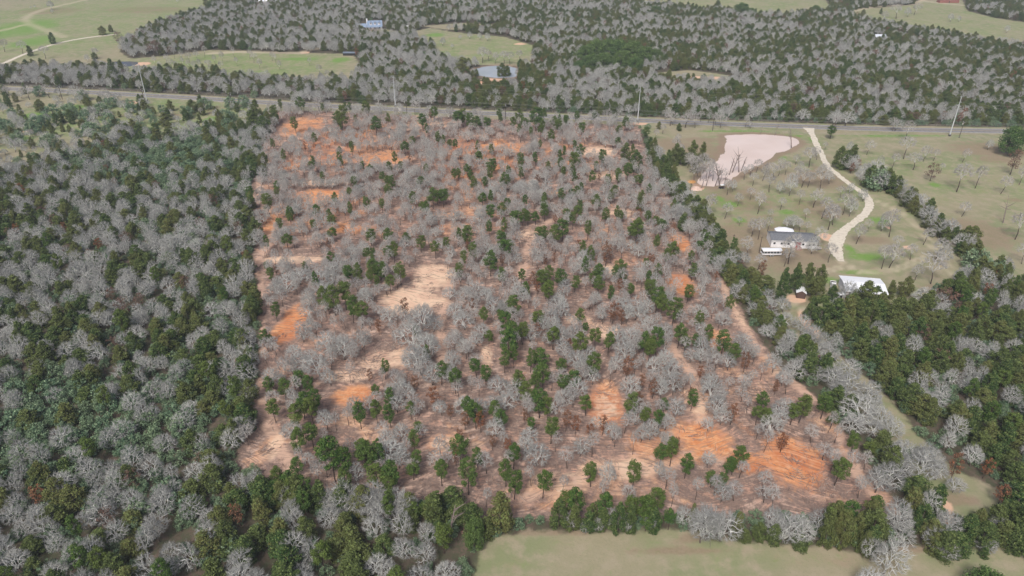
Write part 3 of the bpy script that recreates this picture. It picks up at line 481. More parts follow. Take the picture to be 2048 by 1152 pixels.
# random fill of the woods, jittered grid on the ground
def field(spacing, ymin, ymax, jit=.42):
    xr = 1.0 * ymax + 60; xs_ = np.arange(-xr, xr, spacing); ys_ = np.arange(ymin, ymax, spacing); X, Y = np.meshgrid(xs_, ys_)
    X = X + (np.arange(len(ys_)) % 2)[:, None] * spacing / 2
    X = (X + rng.uniform(-jit, jit, X.shape) * spacing).ravel(); Y = (Y + rng.uniform(-jit, jit, Y.shape) * spacing).ravel()
    u, v, d = proj(X, Y); k = (u > -150) & (u < 2200) & (v > -25) & (v < 1330); return X[k], Y[k], u[k], v[k]
ymax = at(1024, -25).y
opens = [PASTURE, LANE] + list(FIELDS.values())
def outside(X, Y, margin=0.0, cl=True):
    s = np.maximum.reduce([sdf(X, Y, p) for p in opens + ([CLEARING] if cl else [])] + [linedist(X, Y, [(-9999,-9999),(-9998,-9999)]) * 0 - 1e3])
    r = linedist(X, Y, ROADW); pd = np.maximum.reduce([sdf(X, Y, p) for p in (POND, POND2, POND3)])
    st = (np.maximum(-s, 0) > margin) & (pd < -3)
    above = r > np.where(Y > np.interp(X, [p[0] for p in ROADW], [p[1] for p in ROADW]), 8.5, 15)
    return st & above
BUILD = [(1700,600,6,6),(745,52,30,11),(1752,77,18,8),(537,6,16,8),(1585,488,64,22),(1735,590,62,30),(817,56,10,6),(1590,590,18,12),(1820,76,14,6),(1892,4,30,8),(1545,510,30,12),(988,163,54,13),(640,110,30,5),(740,110,14,4)]
def clear_of(X, Y, L_):
    ok = np.ones(len(X), bool)
    for a in L_: ok &= ell(X, Y, *a[:4]) < 0
    return ok
random.seed(21)
X, Y, U, Vv = field(4.75, 60, ymax); k = outside(X, Y, 1.5) & clear_of(X, Y, BUILD)
X, Y, U, Vv = X[k], Y[k], U[k], Vv[k]; n_c = fbm(X / 12, Y / 12); n_b = fbm(X / 60 + 50, Y / 60 + 9); n_r = fbm(X / 14 + 90, Y / 14)
near_hand = np.zeros(len(X), bool)
handxy = np.array([(p[0], p[1], p[2] * K['w']) for K in KINDS.values() for p in K['pts']])
for hx, hy, hw in handxy: near_hand |= (X - hx) ** 2 + (Y - hy) ** 2 < (max(hw * .75, 1.2)) ** 2
east = sdf(X, Y, wp([(1290,250),(1345,300),(1400,400),(1470,480),(1530,560),(1580,640),(1640,745),(1700,800),(1790,900),(1850,990),(1900,1090),(1500,1100),(900,1100),(1400,900),(1350,600),(1250,300)]))
for i in range(len(X)):
    if near_hand[i]: continue
    u, v, c, b, q = U[i], Vv[i], n_c[i], n_b[i], random.random()
    if v < 262:                                             # far woods
        pc = .41 + (c - .5) * 1.4 + (b - .5) * .8 + (.14 if u > 1000 else 0)
        if v > 185 and q < .25: pc += .3
    elif u < 600 and v < 1200 and east[i] < 0:              # western woods
        pc = .42 + (c - .5) * 1.2 + (.12 if v > 900 else 0) + (.05 if v < 420 else 0)
        ye = max(0, 1 - math.hypot((u - 330) / 260, (v - 320) / 70)) + max(0, 1 - math.hypot((u - 150) / 330, (v - 870) / 140)) + .12
        if random.random() < ye * 1.2: add('yaupon', X[i], Y[i], rnd(2.8, 5.0)); 
        if random.random() < ye * .75: continue
    elif u > 1600: pc = .64 + (c - .5) * 1.5                # cedar woods on the right
    elif u < 1000 and v > 960: pc = .42 + (c - .5) * 2.4
    else: pc = .62 + (c - .5) * 2.0
    if u > 1600 and 262 < v < 590: pc = .45 + (c - .5) * 2
    if q < pc:
        if random.random() < .05: add('rust' if random.random() < .45 else 'dull', X[i], Y[i], rnd(5, 7.5))
        elif random.random() < .12 and v > 500: add('pine', X[i], Y[i], rnd(8, 10.5))
        else: add('cedar', X[i], Y[i], rnd(4.8, 8.2) * (1.15 if u > 1600 and v > 590 else 1), rnd(2.3, 3.7))
    else:
        if random.random() < .035: add('dull', X[i], Y[i], rnd(5, 7))
        elif random.random() < .06: add('yaupon', X[i], Y[i], rnd(2.5, 4))
        else: add('bare_oak', X[i], Y[i], rnd(5.6, 9.0), rnd(2.1, 3.9))
# understorey shrubs between the tall trees
X, Y, U, Vv = field(4.2, 60, 450); k = outside(X, Y, 0) & clear_of(X, Y, BUILD); X, Y, U, Vv = X[k], Y[k], U[k], Vv[k]
for i in range(len(X)):
    if random.random() < .85: add('yaupon', X[i], Y[i], rnd(1.5, 3.1))
# tree row across the pasture
row = [(1690,330),(1720,350),(1760,372),(1800,395),(1840,425),(1870,458),(1900,478),(1925,500),(1950,530),(1990,556),(2048,590),(2120,630)]
for (u0, v0), (u1, v1) in zip(row[:-1], row[1:]):
    for s in range(9):
        t = random.random(); u = u0 + (u1 - u0) * t + rnd(-14, 14); v = v0 + (v1 - v0) * t + rnd(-10, 12); kk = random.random()
        addp('cedar' if kk < .46 else 'bare_oak' if kk < .9 else 'yaupon' if kk < .95 else 'rust', u, v, rnd(22, 40) if kk < .95 else 20)
# scattered bushes and trees in the verge at the left, the middle fields
X, Y, U, Vv = field(7.0, 300, 560); vg = sdf(X, Y, FIELDS['verge_left']); rr_ = linedist(X, Y, ROADW); k = (vg > 0) & (rr_ > 12); 
for i in np.where(k)[0]:
    dens = .42 + .6 * min(max((Vv[i] - 205) / 70, 0), 1)
    if random.random() < dens:
        kk = random.random(); add('bare_oak' if kk < .5 else 'cedar' if kk < .72 else 'yaupon' if kk < .95 else 'slim_oak', X[i], Y[i], rnd(3.5, 7.5) if kk < .95 else 6)
for u, v in [(312,136),(322,140),(345,138),(352,140),(368,136),(380,142),(392,144),(402,142),(418,136),(430,128),(442,143),(395,120),(350,118),(410,115),(446,126),(475,132),(380,126),(365,120),(508,126),(520,138),(545,122),(552,126),(640,150),(620,132),(655,158),(560,140),(335,128),(425,150),(470,118),(500,118)]:
    addp('slim_oak', u, v, rnd(14, 24), rnd(10, 16))
for u, v, hh in [(1020,130,24),(990,128,22),(1008,128,24),(965,126,30),(978,122,20),(1076,118,22),(885,92,16),(975,82,16),(960,80,14),(940,78,14),(920,80,10),(905,98,10),(1040,122,20),(176,123,14),(193,117,20),(46,108,24),(10,104,24),(92,118,24),(105,20,18),(105,28,10),(1768,44,20),(1792,38,26),(1815,34,18),(1828,30,22),(1900,44,16),(1917,44,12),(2012,66,14),(1700,35,14),(355,5,8),(62,18,6),(70,16,6)]:
    addp('bare_oak' if hh < 20 else 'slim_oak', u, v, hh, hh * .9)
# the cleared land: thin bare trees left standing, denser towards the road
X, Y, U, Vv = field(3.7, 90, 520, .5); ins = sdf(X, Y, CLEARING) > 1.5; ins &= clear_of(X, Y, [(p[0], p[1] + p[3] * .15, p[2] * .80, p[3] * .9) for p in BARE])
for t in TRACKS: ins &= linedist(X, Y, t) > 1.7
ins &= linedist(X, Y, ROADW) > 12
cn = fbm(X / 16, Y / 16)
for hx, hy, hw in handxy: ins &= (X - hx) ** 2 + (Y - hy) ** 2 > (min(hw, 3.2) * .7) ** 2
for i in np.where(ins)[0]:
    v = Vv[i]; dens = np.interp(v, [240, 300, 430, 520, 620, 760, 900, 1040], [.42, .62, .70, .70, .60, .44, .28, .24]) * (0.35 + 1.3 * cn[i])
    if random.random() < dens:
        kk = random.random()
        if kk < .70: add('slim_oak', X[i], Y[i], rnd(5.0, 8.8), rnd(1.3, 2.5))
        elif kk < .90: add('bare_oak', X[i], Y[i], rnd(5.5, 8), rnd(2.4, 3.6))
        elif kk < .975: add('pine', X[i], Y[i], rnd(6.5, 9), rnd(1.2, 1.9))
        else: add('rust', X[i], Y[i], rnd(4, 7), rnd(.8, 1.4))
# rim trees of the cleared land on the west and south
for (u0, v0), (u1, v1), n_ in [((525,240),(520,360),16),((512,400),(500,560),12),((505,600),(505,780),14),((500,800),(470,900),10),((520,1010),(900,1040),26),((1300,330),(1400,450),14),((1340,420),(1480,600),26),((1480,600),(1640,760),26)]:
    for s in range(n_):
        t = random.random(); u = u0 + (u1 - u0) * t + rnd(-12, 12); v = v0 + (v1 - v0) * t + rnd(-6, 6); kk = random.random(); p = at(u, v)
        add('bare_oak' if kk < .4 else 'cedar' if kk < .85 else 'pine', p.x, p.y, rnd(6, 9))

# ---------------------------------------------------------------- build them: the 300 that show largest of each kind, the rest as one mass
MARKS = [(p[0], p[1], p[6]) for p in PATCH if p[6]]
OUTER = [(1585,490,'the white long house'),(1735,590,'the white roofed barn'),(1510,310,'the pink pond'),(1739,410,'the bend of the gravel drive'),(1640,310,'the gravel drive top'),(985,150,'the small pale pond'),(745,50,'the blue roofed house'),(1715,515,'the bright green grass loop'),
 (1230,130,'the bright green oak clump'),(1900,250,'the rightmost steel pole'),(1950,340,'the open right pasture'),(1780,390,'the tree row across the pasture'),(60,235,'the green verge at upper left'),(430,230,'the roadside bushes at upper left'),(480,130,'the grass field beyond the road'),(30,90,'the gravel farm road'),
 (80,420,'the upper left woods'),(350,330,'the shrubby left woods top'),(380,450,'the left woods upper right'),(80,600,'the middle of the left woods'),(300,580,'the centre of the left woods'),(440,620,'the left woods right side'),(80,780,'the shrubby left edge woods'),(300,780,'the lower middle of the left woods'),(440,820,'the left woods by the clearing'),
 (80,950,'the lower left woods'),(280,930,'the lower left thicket'),(80,1110,'the bottom left corner'),(280,1090,'the bottom edge woods'),(450,1060,'the woods below the pink corner'),(620,1080,'the bottom edge grey oaks'),(800,1090,'the woods left of bottom field'),(920,1060,'the bottom field corner'),
 (1250,1060,'the hedge above the bottom field'),(1430,1080,'the pale oaks above the bottom field'),(1650,1090,'the cedars at the hedge end'),(1790,1100,'the right end of the bottom field'),(1900,1020,'the sandy spot at lower right'),(1980,1080,'the bottom right corner'),(1720,830,'the grassy lane on the right'),(1600,660,'the upper grassy lane'),
 (1700,680,'the cedar woods below the barn'),(1850,680,'the middle of the right woods'),(1990,620,'the upper right woods corner'),(1990,740,'the right edge woods'),(1880,830,'the centre of the right woods'),(2000,900,'the lower right woods'),(1880,950,'the woods above the sandy spot'),(1520,580,'the cedar belt beside the clearing'),(1370,380,'the cedars by the pink pond')]
def place(X, Y):
    u, v, _ = proj(X, Y); inside = sdf(np.array([X]), np.array([Y]), CLEARING)[0] > -3
    L_ = MARKS if inside else OUTER; bx = min(L_, key=lambda q: ((q[0] - u) / 1.3) ** 2 + ((q[1] - v) * 1.3) ** 2)
    dx, dy = u - bx[0], (v - bx[1]) * 1.5
    if inside or bx[2].split()[-1] in ('house','barn','pond','drive','pole','oaks','loop'):
        rel = ('right of' if dx > 0 else 'left of') if abs(dx) > abs(dy) else ('in front of' if dy > 0 else 'behind')
    else: rel = 'in' if abs(dx) < 60 and abs(dy) < 60 else ('towards the right of' if dx > 0 else 'towards the left of') if abs(dx) > abs(dy) else ('below' if dy > 0 else 'above')
    return rel + ' ' + bx[2], u, v
def stuff_group(name, coll_objs, pts, label, cat):
    """one object that carries a mass too many to count; pts: x,y,z,sx,sz,rz,variant"""
    col = bpy.data.collections.new(name + '_shapes')
    for i, me in enumerate(coll_objs):
        o = bpy.data.objects.new('%s_shape_%02d' % (name, i), me); col.objects.link(o)
    me = bpy.data.meshes.new(name); me.from_pydata([p[:3] for p in pts], [], [])
    a = me.attributes.new('sc', 'FLOAT_VECTOR', 'POINT'); a.data.foreach_set('vector', np.array([(p[3], p[3], p[4]) for p in pts], dtype=np.float32).ravel())
    a = me.attributes.new('ro', 'FLOAT_VECTOR', 'POINT'); a.data.foreach_set('vector', np.array([(0, 0, p[5]) for p in pts], dtype=np.float32).ravel())
    a = me.attributes.new('vr', 'INT', 'POINT'); a.data.foreach_set('value', np.array([p[6] for p in pts], dtype=np.int32))
    ob = bpy.data.objects.new(name, me); C.objects.link(ob); tag(ob, label, cat, None, 'stuff')
    g = bpy.data.node_groups.new(name + '_spread', 'GeometryNodeTree')
    g.interface.new_socket('Geometry', in_out='INPUT', socket_type='NodeSocketGeometry'); g.interface.new_socket('Geometry', in_out='OUTPUT', socket_type='NodeSocketGeometry')
    gi, go_ = g.nodes.new('NodeGroupInput'), g.nodes.new('NodeGroupOutput'); ip = g.nodes.new('GeometryNodeInstanceOnPoints'); ci = g.nodes.new('GeometryNodeCollectionInfo')
    ci.inputs['Collection'].default_value = col; ci.inputs['Separate Children'].default_value = True; ci.inputs['Reset Children'].default_value = True
    def na(n, t):
        x = g.nodes.new('GeometryNodeInputNamedAttribute'); x.data_type = t; x.inputs['Name'].default_value = n; return [o for o in x.outputs if o.enabled and o.name == 'Attribute'][0]
    ip.inputs['Pick Instance'].default_value = True
    L = g.links.new; L(gi.outputs[0], ip.inputs['Points']); L(ci.outputs[0], ip.inputs['Instance']); L(na('vr', 'INT'), ip.inputs['Instance Index'])
    e = g.nodes.new('FunctionNodeEulerToRotation'); L(na('ro', 'FLOAT_VECTOR'), e.inputs[0]); L(e.outputs[0], ip.inputs['Rotation']); L(na('sc', 'FLOAT_VECTOR'), ip.inputs['Scale']); L(ip.outputs[0], go_.inputs[0])
    md = ob.modifiers.new('spread', 'NODES'); md.node_group = g; return ob
random.seed(3)
for kind, K in KINDS.items():
    P_ = K['pts']; sc_ = []
    for p in P_:
        u, v, d = proj(p[0], p[1]); ut, vt, dt = proj(p[0], p[1], p[3] * K['h'])
        inn = -10 < u < 2058 and vt < 1140 and v > 4
        sc_.append((p[2] * K['w'] * p[3] * K['h'] / d ** 2) * (1 if inn else 0) * (1.6 if p[5] else 1))
    order = np.argsort(-np.array(sc_)); solo = [i for i in order[:300] if sc_[i] > 0]; rest = [i for i in range(len(P_)) if i not in set(solo)]
    groups = {}
    for i in solo:
        ph, u, v = place(P_[i][0], P_[i][1]); groups.setdefault(ph, []).append((u, v, i))
    for ph, mem in groups.items():
        lab = {}
        base = K['desc'] + ' ' + ph
        if len(mem) == 1: lab[mem[0][2]] = K['desc'] + ', the only one ' + ph if False else base
        else:
            left = sorted(mem); ht = sorted(mem, key=lambda m_: P_[m_[2]][3]); fr = sorted(mem, key=lambda m_: m_[1])
            cand = [(left[0], 'leftmost '), (left[-1], 'rightmost '), (fr[-1], 'nearest '), (fr[0], 'farthest '), (ht[-1], 'tallest '), (ht[0], 'shortest ')]
            if len(mem) == 2: cand = cand[:2]
            for mm, wd in cand:
                if mm[2] not in lab: lab[mm[2]] = wd + base
        for u, v, i in mem:
            if len(lab.get(i, base).split()) > 16: print('LONG', lab.get(i, base))
            X_, Y_, sx, sz, rz, _l, _b = P_[i]; tm, cm, jm = K['v'][i % len(K['v'])]
            name_ = K['name']; r = empty(name_, (X_, Y_, 0), rz, lab.get(i, base), K['cat'], (K['cat'] + 's ' + ph) if len(mem) > 1 else None)
            r.scale = (sx, sx, sz)
            for nm, me in (('trunk', tm), ('crown', cm)):
                o = bpy.data.objects.new(nm, me); C.objects.link(o); o.parent = r
    print(kind, len(P_), 'solo', len(solo), 'tris', [len(v[2].polygons) for v in K['v']])
    if rest: stuff_group(K['name'] + '_woodland', [v[2] for v in K['v']], [(P_[i][0], P_[i][1], 0, P_[i][2], P_[i][3], P_[i][4], i % len(K['v'])) for i in rest], 'mass of ' + K['cat'] + 's filling the woods farther off', K['cat'].split()[-1] + 's')

# ---------------------------------------------------------------- brush, branches and slash on the cleared ground
def brush_mesh():
    b = MB()
    for k in range(34):
        p = Vector((random.gauss(0,.5), random.gauss(0,.5), 0)); d = Vector((rnd(-.8,.8), rnd(-.8,.8), rnd(.5,1.3))); b.tube(p, p + d * rnd(.6, 1.4), .028, 0, 3, v=rnd(0, .8))
    return mesh_from('brush_clump', b.V, b.F, [M['brush']], v=b.v)
def slash_mesh():
    b = MB(); a0 = rnd(0, 3.14)
    for k in range(16):
        p = Vector((random.gauss(0,1.1), random.gauss(0,.8), rnd(.04,.15))); a = a0 + rnd(-.5, .5); l = rnd(.6, 2.2); b.tube(p, p + Vector((math.cos(a) * l, math.sin(a) * l, rnd(-.03,.25))), rnd(.03,.075), .02, 4, v=rnd(.1, 1))
    return mesh_from('slash_heap', b.V, b.F, [M['brush']], v=b.v)
random.seed(8)
X, Y, U, Vv = field(2.1, 90, 520, .5); k = (sdf(X, Y, CLEARING) > -1) & clear_of(X, Y, [(p[0], p[1], p[2] * .85, p[3] * .85) for p in BARE]) & (linedist(X, Y, ROADW) > 12)
for t in TRACKS: k &= linedist(X, Y, t) > 1.5
cn = fbm(X / 9 + 4, Y / 9)
idx = np.where(k & (rng.random(len(X)) < np.clip((cn - .24) * 2.0, 0, 1)))[0]
stuff_group('brush', [brush_mesh() for _ in range(4)], [(X[i], Y[i], 0, rnd(.6, 1.3), rnd(.5, 1.2), rnd(0, 6.28), random.randrange(4)) for i in idx], 'low bare brown brush covering the cleared ground', 'brush')
cn = fbm(X / 12 + 40, Y / 12); hot = np.zeros(len(X))
for a in [(890,640,50,40),(980,690,30,26),(885,720,20,50),(700,752,60,16),(740,700,50,30),(1235,520,60,30),(1215,500,60,26),(1400,760,60,50),(1180,640,60,30),(1640,950,60,60),(1480,780,70,40),(1070,500,60,30)]: hot = np.maximum(hot, ell(X, Y, *a) > 0)
kk = (sdf(X, Y, CLEARING) > 1) & (linedist(X, Y, ROADW) > 12)
idx = np.where(kk & (rng.random(len(X)) < np.where(hot > 0, .55, np.clip((cn - .45) * .9, 0.03, .3))))[0]
stuff_group('fallen_branches', [slash_mesh() for _ in range(5)], [(X[i], Y[i], 0, rnd(.6, 1.2), rnd(.8, 1.4), rnd(0, 6.28), random.randrange(5)) for i in idx], 'pale cut branches strewn over the cleared ground', 'branches')

# ---------------------------------------------------------------- poles, wires, fences
steel = mat('galvanised_steel', (.50,.53,.55), .5, .4); wood_p = mat('creosote_wood', (.07,.05,.045)); concrete = mat('concrete_base', (.06,.055,.05)); wirem = mat('wire_grey', (.42,.43,.44), .6); white_i = mat('white_insulator', (.8,.8,.8), .4)
roadang = math.atan2(ROADW[7][1] - ROADW[3][1], ROADW[7][0] - ROADW[3][0])
tops = []
for (ub, vb), (ut, vt), pos_l in [((294,202),(280,137),'leftmost of the tall steel poles, leaning left by the road'),((791,213),(787,160),'tall steel pole beside the road straight above the large sand patch'),((1275,243),(1281,180),'tall steel pole where the cleared land meets the pasture'),((1899,272),(1919.5,200),'rightmost of the tall steel poles, in the right pasture')]:
    p = at(ub, vb); dep = depth_at(vb); hh = (vb - vt) * dep / (F * CP) * .97
    r = empty('steel_pole', p, roadang, pos_l, 'utility pole', 'tall steel poles along the road')
    s = MB(); s.tube((0,0,.9), (0,0,hh), .33, .14, 12, cap=True); s.build('shaft', steel, r)
    s = MB(); s.tube((0,0,0), (0,0,.9), .75, .7, 12, cap=True); s.build('base', concrete, r)
    for q in range(3):
        s = MB(); z = hh - 1 - q * 2.3; s.tube((0,.0,z), (0,(-1) ** q * 1.5,z + .2), .06, .05, 6); s.tube((0,(-1) ** q * 1.5,z - .25), (0,(-1) ** q * 1.5,z + .45), .1, .07, 6, cap=True); s.build('insulator_arm', steel, r)
    tops.append((p, hh))
smalls = []
for ub, vb, ut, vt in [(-40,196,-48,168),(125,199,119,172),(290,207,288,182),(465,215,462,190),(638,223,636,198),(814,227,814,203),(1011,238,1012,213),(1217,246,1219,222),(1425,261,1429,234),(1666,268,1671,242),(1918,276,1926,248),(2180,286,2190,257)]:
    p = at(ub, vb); smalls.append(p)
    if 0 < ub < 2048:
        r = empty('utility_pole', p, roadang, 'wooden utility pole at the roadside %s' % ({125:'by the oaks at the far left',290:'next to the leftmost steel pole',465:'among the bushes at upper left',638:'above the upper left of the cleared land',814:'just right of the second steel pole',1011:'above the middle of the cleared land',1217:'above the right part of the cleared land',1425:'between the cleared land and pink pond',1666:'near the top of the gravel drive',1918:'beside the rightmost steel pole'}[ub]), 'utility pole', 'wooden utility poles along the road')
        s = MB(); s.tube((0,0,-.2), (0,0,9.6), .19, .13, 8, cap=True); s.build('shaft', wood_p, r)
        s = MB(); s.box(-.08,.08,-1.1,1.1,8.9,9.05); s.build('crossarm', wood_p, r)
        for yy in (-1, 1):
            s = MB(); s.tube((0,yy,9.05), (0,yy,9.35), .09, .05, 6, cap=True); s.build('insulator', white_i, r)
        s = MB(); s.tube((0,.38,7.6), (0,.38,8.6), .26, .26, 8, cap=True); s.build('transformer', white_i, r)
for yy, zz, nm in ((-1, 9.35, 'upper wire on the far side of the wooden poles'), (1, 9.35, 'upper wire on the near side of the wooden poles'), (0, 7.4, 'lower cable slung along the wooden poles')):
    s = MB(); nvec = Vector((-math.sin(roadang), math.cos(roadang), 0)) * yy
    for a, b in zip(smalls[:-1], smalls[1:]):
        prev = None
        for t in np.linspace(0, 1, 11):
            q = a.lerp(b, t) + nvec + Vector((0,0,zz - 2.6 * t * (1 - t)))
            if prev: s.tube(prev, q, .028, .028, 3)
            prev = q
    tag(s.build('wire', wirem), nm, 'wire')
for q in range(3):
    s = MB()
    L_ = [(at(-330, 186), 22)] + tops + [(at(2560, 300), 22)]
    for (a, ha), (b, hb) in zip(L_[:-1], L_[1:]):
        prev = None
        for t in np.linspace(0, 1, 15):
            qq = a.lerp(b, t) + Vector((0, (-1) ** q * 1.5, (ha + (hb - ha) * t) - 1 - q * 2.3 - 9 * t * (1 - t)))
            if prev: s.tube(prev, qq, .022, .022, 3)
            prev = qq
    tag(s.build('power_line', wirem), ('top','middle','lowest')[q] + ' conductor strung between the tall steel poles', 'power line')
for u, v, u2, v2, lb in [(1463,502,1463,472,'wooden yard pole among bare trees left of the long house'),(1379,396,1383,364,'wooden pole at the dark cedars left of the pond'),(1518,506,1519,481,'wooden yard pole behind the white trailer')]:
    r = empty('yard_pole', at(u, v), 0, lb, 'utility pole'); s = MB(); s.tube((0,0,-.1), (0,0,7.2), .15, .11, 8, cap=True); s.build('shaft', wood_p, r); s = MB(); s.box(-.5,.5,-.06,.06,6.6,6.72); s.build('crossarm', wood_p, r)
def fence(pts, label, hgt=1.3, step=5.5):
    r = empty('wire_fence', (pts[0][0], pts[0][1], 0), 0, label, 'fence'); o = Vector((pts[0][0], pts[0][1], 0)); ps = MB(); ws = MB()
    for a, b in zip(pts[:-1], pts[1:]):
        a, b = Vector((*a, 0)) - o, Vector((*b, 0)) - o; n = max(int((b - a).length / step), 1)
        for i in range(n): q = a.lerp(b, i / n); ps.tube(q, q + Vector((0,0,hgt)), .07, .06, 5, cap=True)
        for z in (.4,.8,1.2): ws.tube(a + Vector((0,0,z)), b + Vector((0,0,z)), .015, .015, 3)
    p1 = ps.build('posts', mat('weathered_post', (.35,.31,.27)), r); p1['kind'] = 'stuff'; ws.build('wires', wirem, r)
def offroad(d): return [(x - math.sin(roadang) * d, y + math.cos(roadang) * d) for x, y in ROADW]
fence(offroad(8.2), 'wire fence on posts along the far side of the road')
fence(offroad(-14.5), 'wire fence on posts along the near side of the road')

# ---------------------------------------------------------------- buildings
def gable(r, L_, W, hw, rise, ov, roofm, wallm, roofname='roof', th=.14):
    """box with a gable roof, ridge along x, centred at the empty"""
    b = MB(); V = [(-L_/2,-W/2,0),(L_/2,-W/2,0),(L_/2,W/2,0),(-L_/2,W/2,0),(-L_/2,-W/2,hw),(L_/2,-W/2,hw),(L_/2,W/2,hw),(-L_/2,W/2,hw),(-L_/2,0,hw+rise),(L_/2,0,hw+rise)]
    b.add(V, [(0,1,5,4),(2,3,7,6),(1,2,6,9,5),(3,0,4,8,7)]); wall = b.build('wall', wallm, r)
    b = MB(); a = L_/2 + ov; s = rise / (W/2); y = W/2 + ov; ze = hw - ov * s + .02; zr = hw + rise + .02
    for sg in (-1, 1):
        b.add([(-a,sg*y,ze),(a,sg*y,ze),(a,0,zr),(-a,0,zr),(-a,sg*y,ze+th),(a,sg*y,ze+th),(a,0,zr+th),(-a,0,zr+th)], [(0,1,2,3),(4,5,6,7),(0,1,5,4),(0,3,7,4),(1,2,6,5)])
    roof = b.build(roofname, roofm, r); return wall, roof
siding = noisy('white_siding', (.78,.78,.80), (.70,.70,.72), .8); shingle = noisy('grey_shingle', (.13,.14,.155), (.19,.20,.215), 2.5); glass = mat('dark_glass', (.03,.035,.045), .15, .6); trim = mat('white_trim', (.8,.8,.8), .6)
redp = mat('red_paint', (.32,.04,.05), .6); dark = mat('dark_parts_and_bay_shade', (.03,.03,.03)); wmetal = noisy('white_metal_roof', (.86,.88,.90), (.80,.83,.86), .3, .45, .4)
# long white manufactured house
A0, A1 = at(1541,494), at(1632,498); LN = (A1 - A0).length; ang = math.atan2(A1.y - A0.y, A1.x - A0.x); W = 8.0
mid = (A0 + A1) / 2 + Vector((-math.sin(ang), math.cos(ang), 0)) * W / 2
r = empty('long_house', mid, ang, 'long single storey white house with grey shingle roof and red door', 'house')
b = MB(); b.box(-LN/2+.2, LN/2-.2, -W/2+.2, W/2-.2, 0, .6); b.build('skirting', dark, r)
wl, rf = gable(r, LN, W, 3.1, 1.05, .3, shingle, siding); 
b = MB(); b.box(-LN/2-.32, LN/2+.32, -W/2-.4, -W/2-.29, 2.9, 3.06); b.build('eave_trim', trim, r)
for xx in (-.43, -.27, -.12, .2, .34, .44):
    x = xx * LN; b = MB(); b.box(x-.5, x+.5, -W/2-.06, -W/2+.02, 1.3, 2.3); f_ = b.build('window', trim, r); b = MB(); b.box(x-.42, x+.42, -W/2-.09, -W/2-.05, 1.38, 2.22); b.build('pane', glass, f_)
b = MB(); b.box(.8, 2.6, -W/2-.08, -W/2+.02, .6, 2.75); d_ = b.build('door', redp, r); b = MB(); b.box(2.35, 2.45, -W/2-.14, -W/2-.07, 1.5, 1.7); b.build('handle', steel, d_)
b = MB(); b.box(.4, 3.0, -W/2-1.6, -W/2-.02, 0, .58); b.box(.7, 2.7, -W/2-2.1, -W/2-1.6, 0, .3); b.build('steps', mat('porch_wood', (.3,.2,.17)), r)
r2 = empty('back_porch', mid + Vector((-math.sin(ang), math.cos(ang), 0)) * (W/2 + 2.9) + Vector((math.cos(ang), math.sin(ang), 0)) * -1.6, ang, 'white hipped metal porch roof behind the long white house', 'porch')
b = MB(); n = 8; ring = [(4.0 * math.cos(6.283 * (k + .5) / n), 3.0 * math.sin(6.283 * (k + .5) / n), 2.8) for k in range(n)]; b.add(ring + [(0,0,3.9)], [(k, (k+1) % n, n) for k in range(n)]); b.add([(x, y, 2.66) for x, y, z in ring] + ring, [(k, (k+1) % n, n + (k+1) % n, n + k) for k in range(n)] + [tuple(range(n - 1, -1, -1))]); b.build('roof', wmetal, r2)
for k in range(n): b = MB(); b.box(ring[k][0]*.94-.08, ring[k][0]*.94+.08, ring[k][1]*.94-.08, ring[k][1]*.94+.08, 0, 2.66); b.build('post', trim, r2)
# trailer
A0, A1 = at(1524,514), at(1562,513); ang = math.atan2(A1.y - A0.y, A1.x - A0.x) - .05; LN = (A1 - A0).length
r = empty('travel_trailer', (A0 + A1) / 2 + Vector((0, 1.2, 0)), ang, 'white roofed trailer with dark window band parked below the long house', 'trailer')
b = MB(); b.box(-LN/2, LN/2, -1.2, 1.2, .75, 1.35); b.box(-LN/2+.2, LN/2-.2, -1.17, 1.17, 2.15, 2.45); b.build('body', siding, r)
b = MB(); b.box(-LN/2+.15, LN/2-.5, -1.13, 1.13, 1.35, 2.15); b.build('window_band', glass, r)
for x in np.linspace(-LN/2+.6, LN/2-.9, 6): b = MB(); b.box(x-.09, x+.09, -1.19, -1.12, 1.35, 2.15); b.build('window_post', steel, r)
b = MB(); n = 7
for i in range(n):
    t0, t1 = math.pi * i / n, math.pi * (i + 1) / n; y0, z0, y1, z1 = -1.3 * math.cos(t0), 2.6 + .35 * math.sin(t0), -1.3 * math.cos(t1), 2.6 + .35 * math.sin(t1)
    b.add([(-LN/2-.05, y0, z0), (LN/2, y0, z0), (LN/2, y1, z1), (-LN/2-.05, y1, z1)], [(0,1,2,3)])
b.add([(x, -1.3 * math.cos(math.pi * i / n), 2.6 + .35 * math.sin(math.pi * i / n)) for x in (-LN/2-.05, LN/2) for i in range(n + 1)], [tuple(range(n + 1)), tuple(range(n + 1, 2 * n + 2))]); b.build('roof', wmetal, r)
def wheel(r, x, y, rad, wd, nm='wheel'):
    b = MB(); b.tube((x, y - wd/2, rad), (x, y + wd/2, rad), rad, rad, 14, cap=True); b.add([(x + rad * math.cos(6.283*k/14), y - wd/2, rad + rad * math.sin(6.283*k/14)) for k in range(14)], [tuple(range(14))]); w_ = b.build(nm, mat('tyre_rubber', (.02,.02,.02)), r)
    b = MB(); b.add([(x + rad*.55 * math.cos(6.283*k/12), y - wd/2 - .02 if y < 0 else y + wd/2 + .02, rad + rad*.55 * math.sin(6.283*k/12)) for k in range(12)], [tuple(range(12))]); b.build('rim', steel, w_)
for x in (-.5, .5):
    for y in (-1.15, 1.15): wheel(r, x, y, .42, .25)
b = MB(); b.tube((LN/2, -.6, .55), (LN/2+1.4, 0, .5), .06, .06, 6); b.tube((LN/2, .6, .55), (LN/2+1.4, 0, .5), .06, .06, 6); b.build('hitch', dark, r)
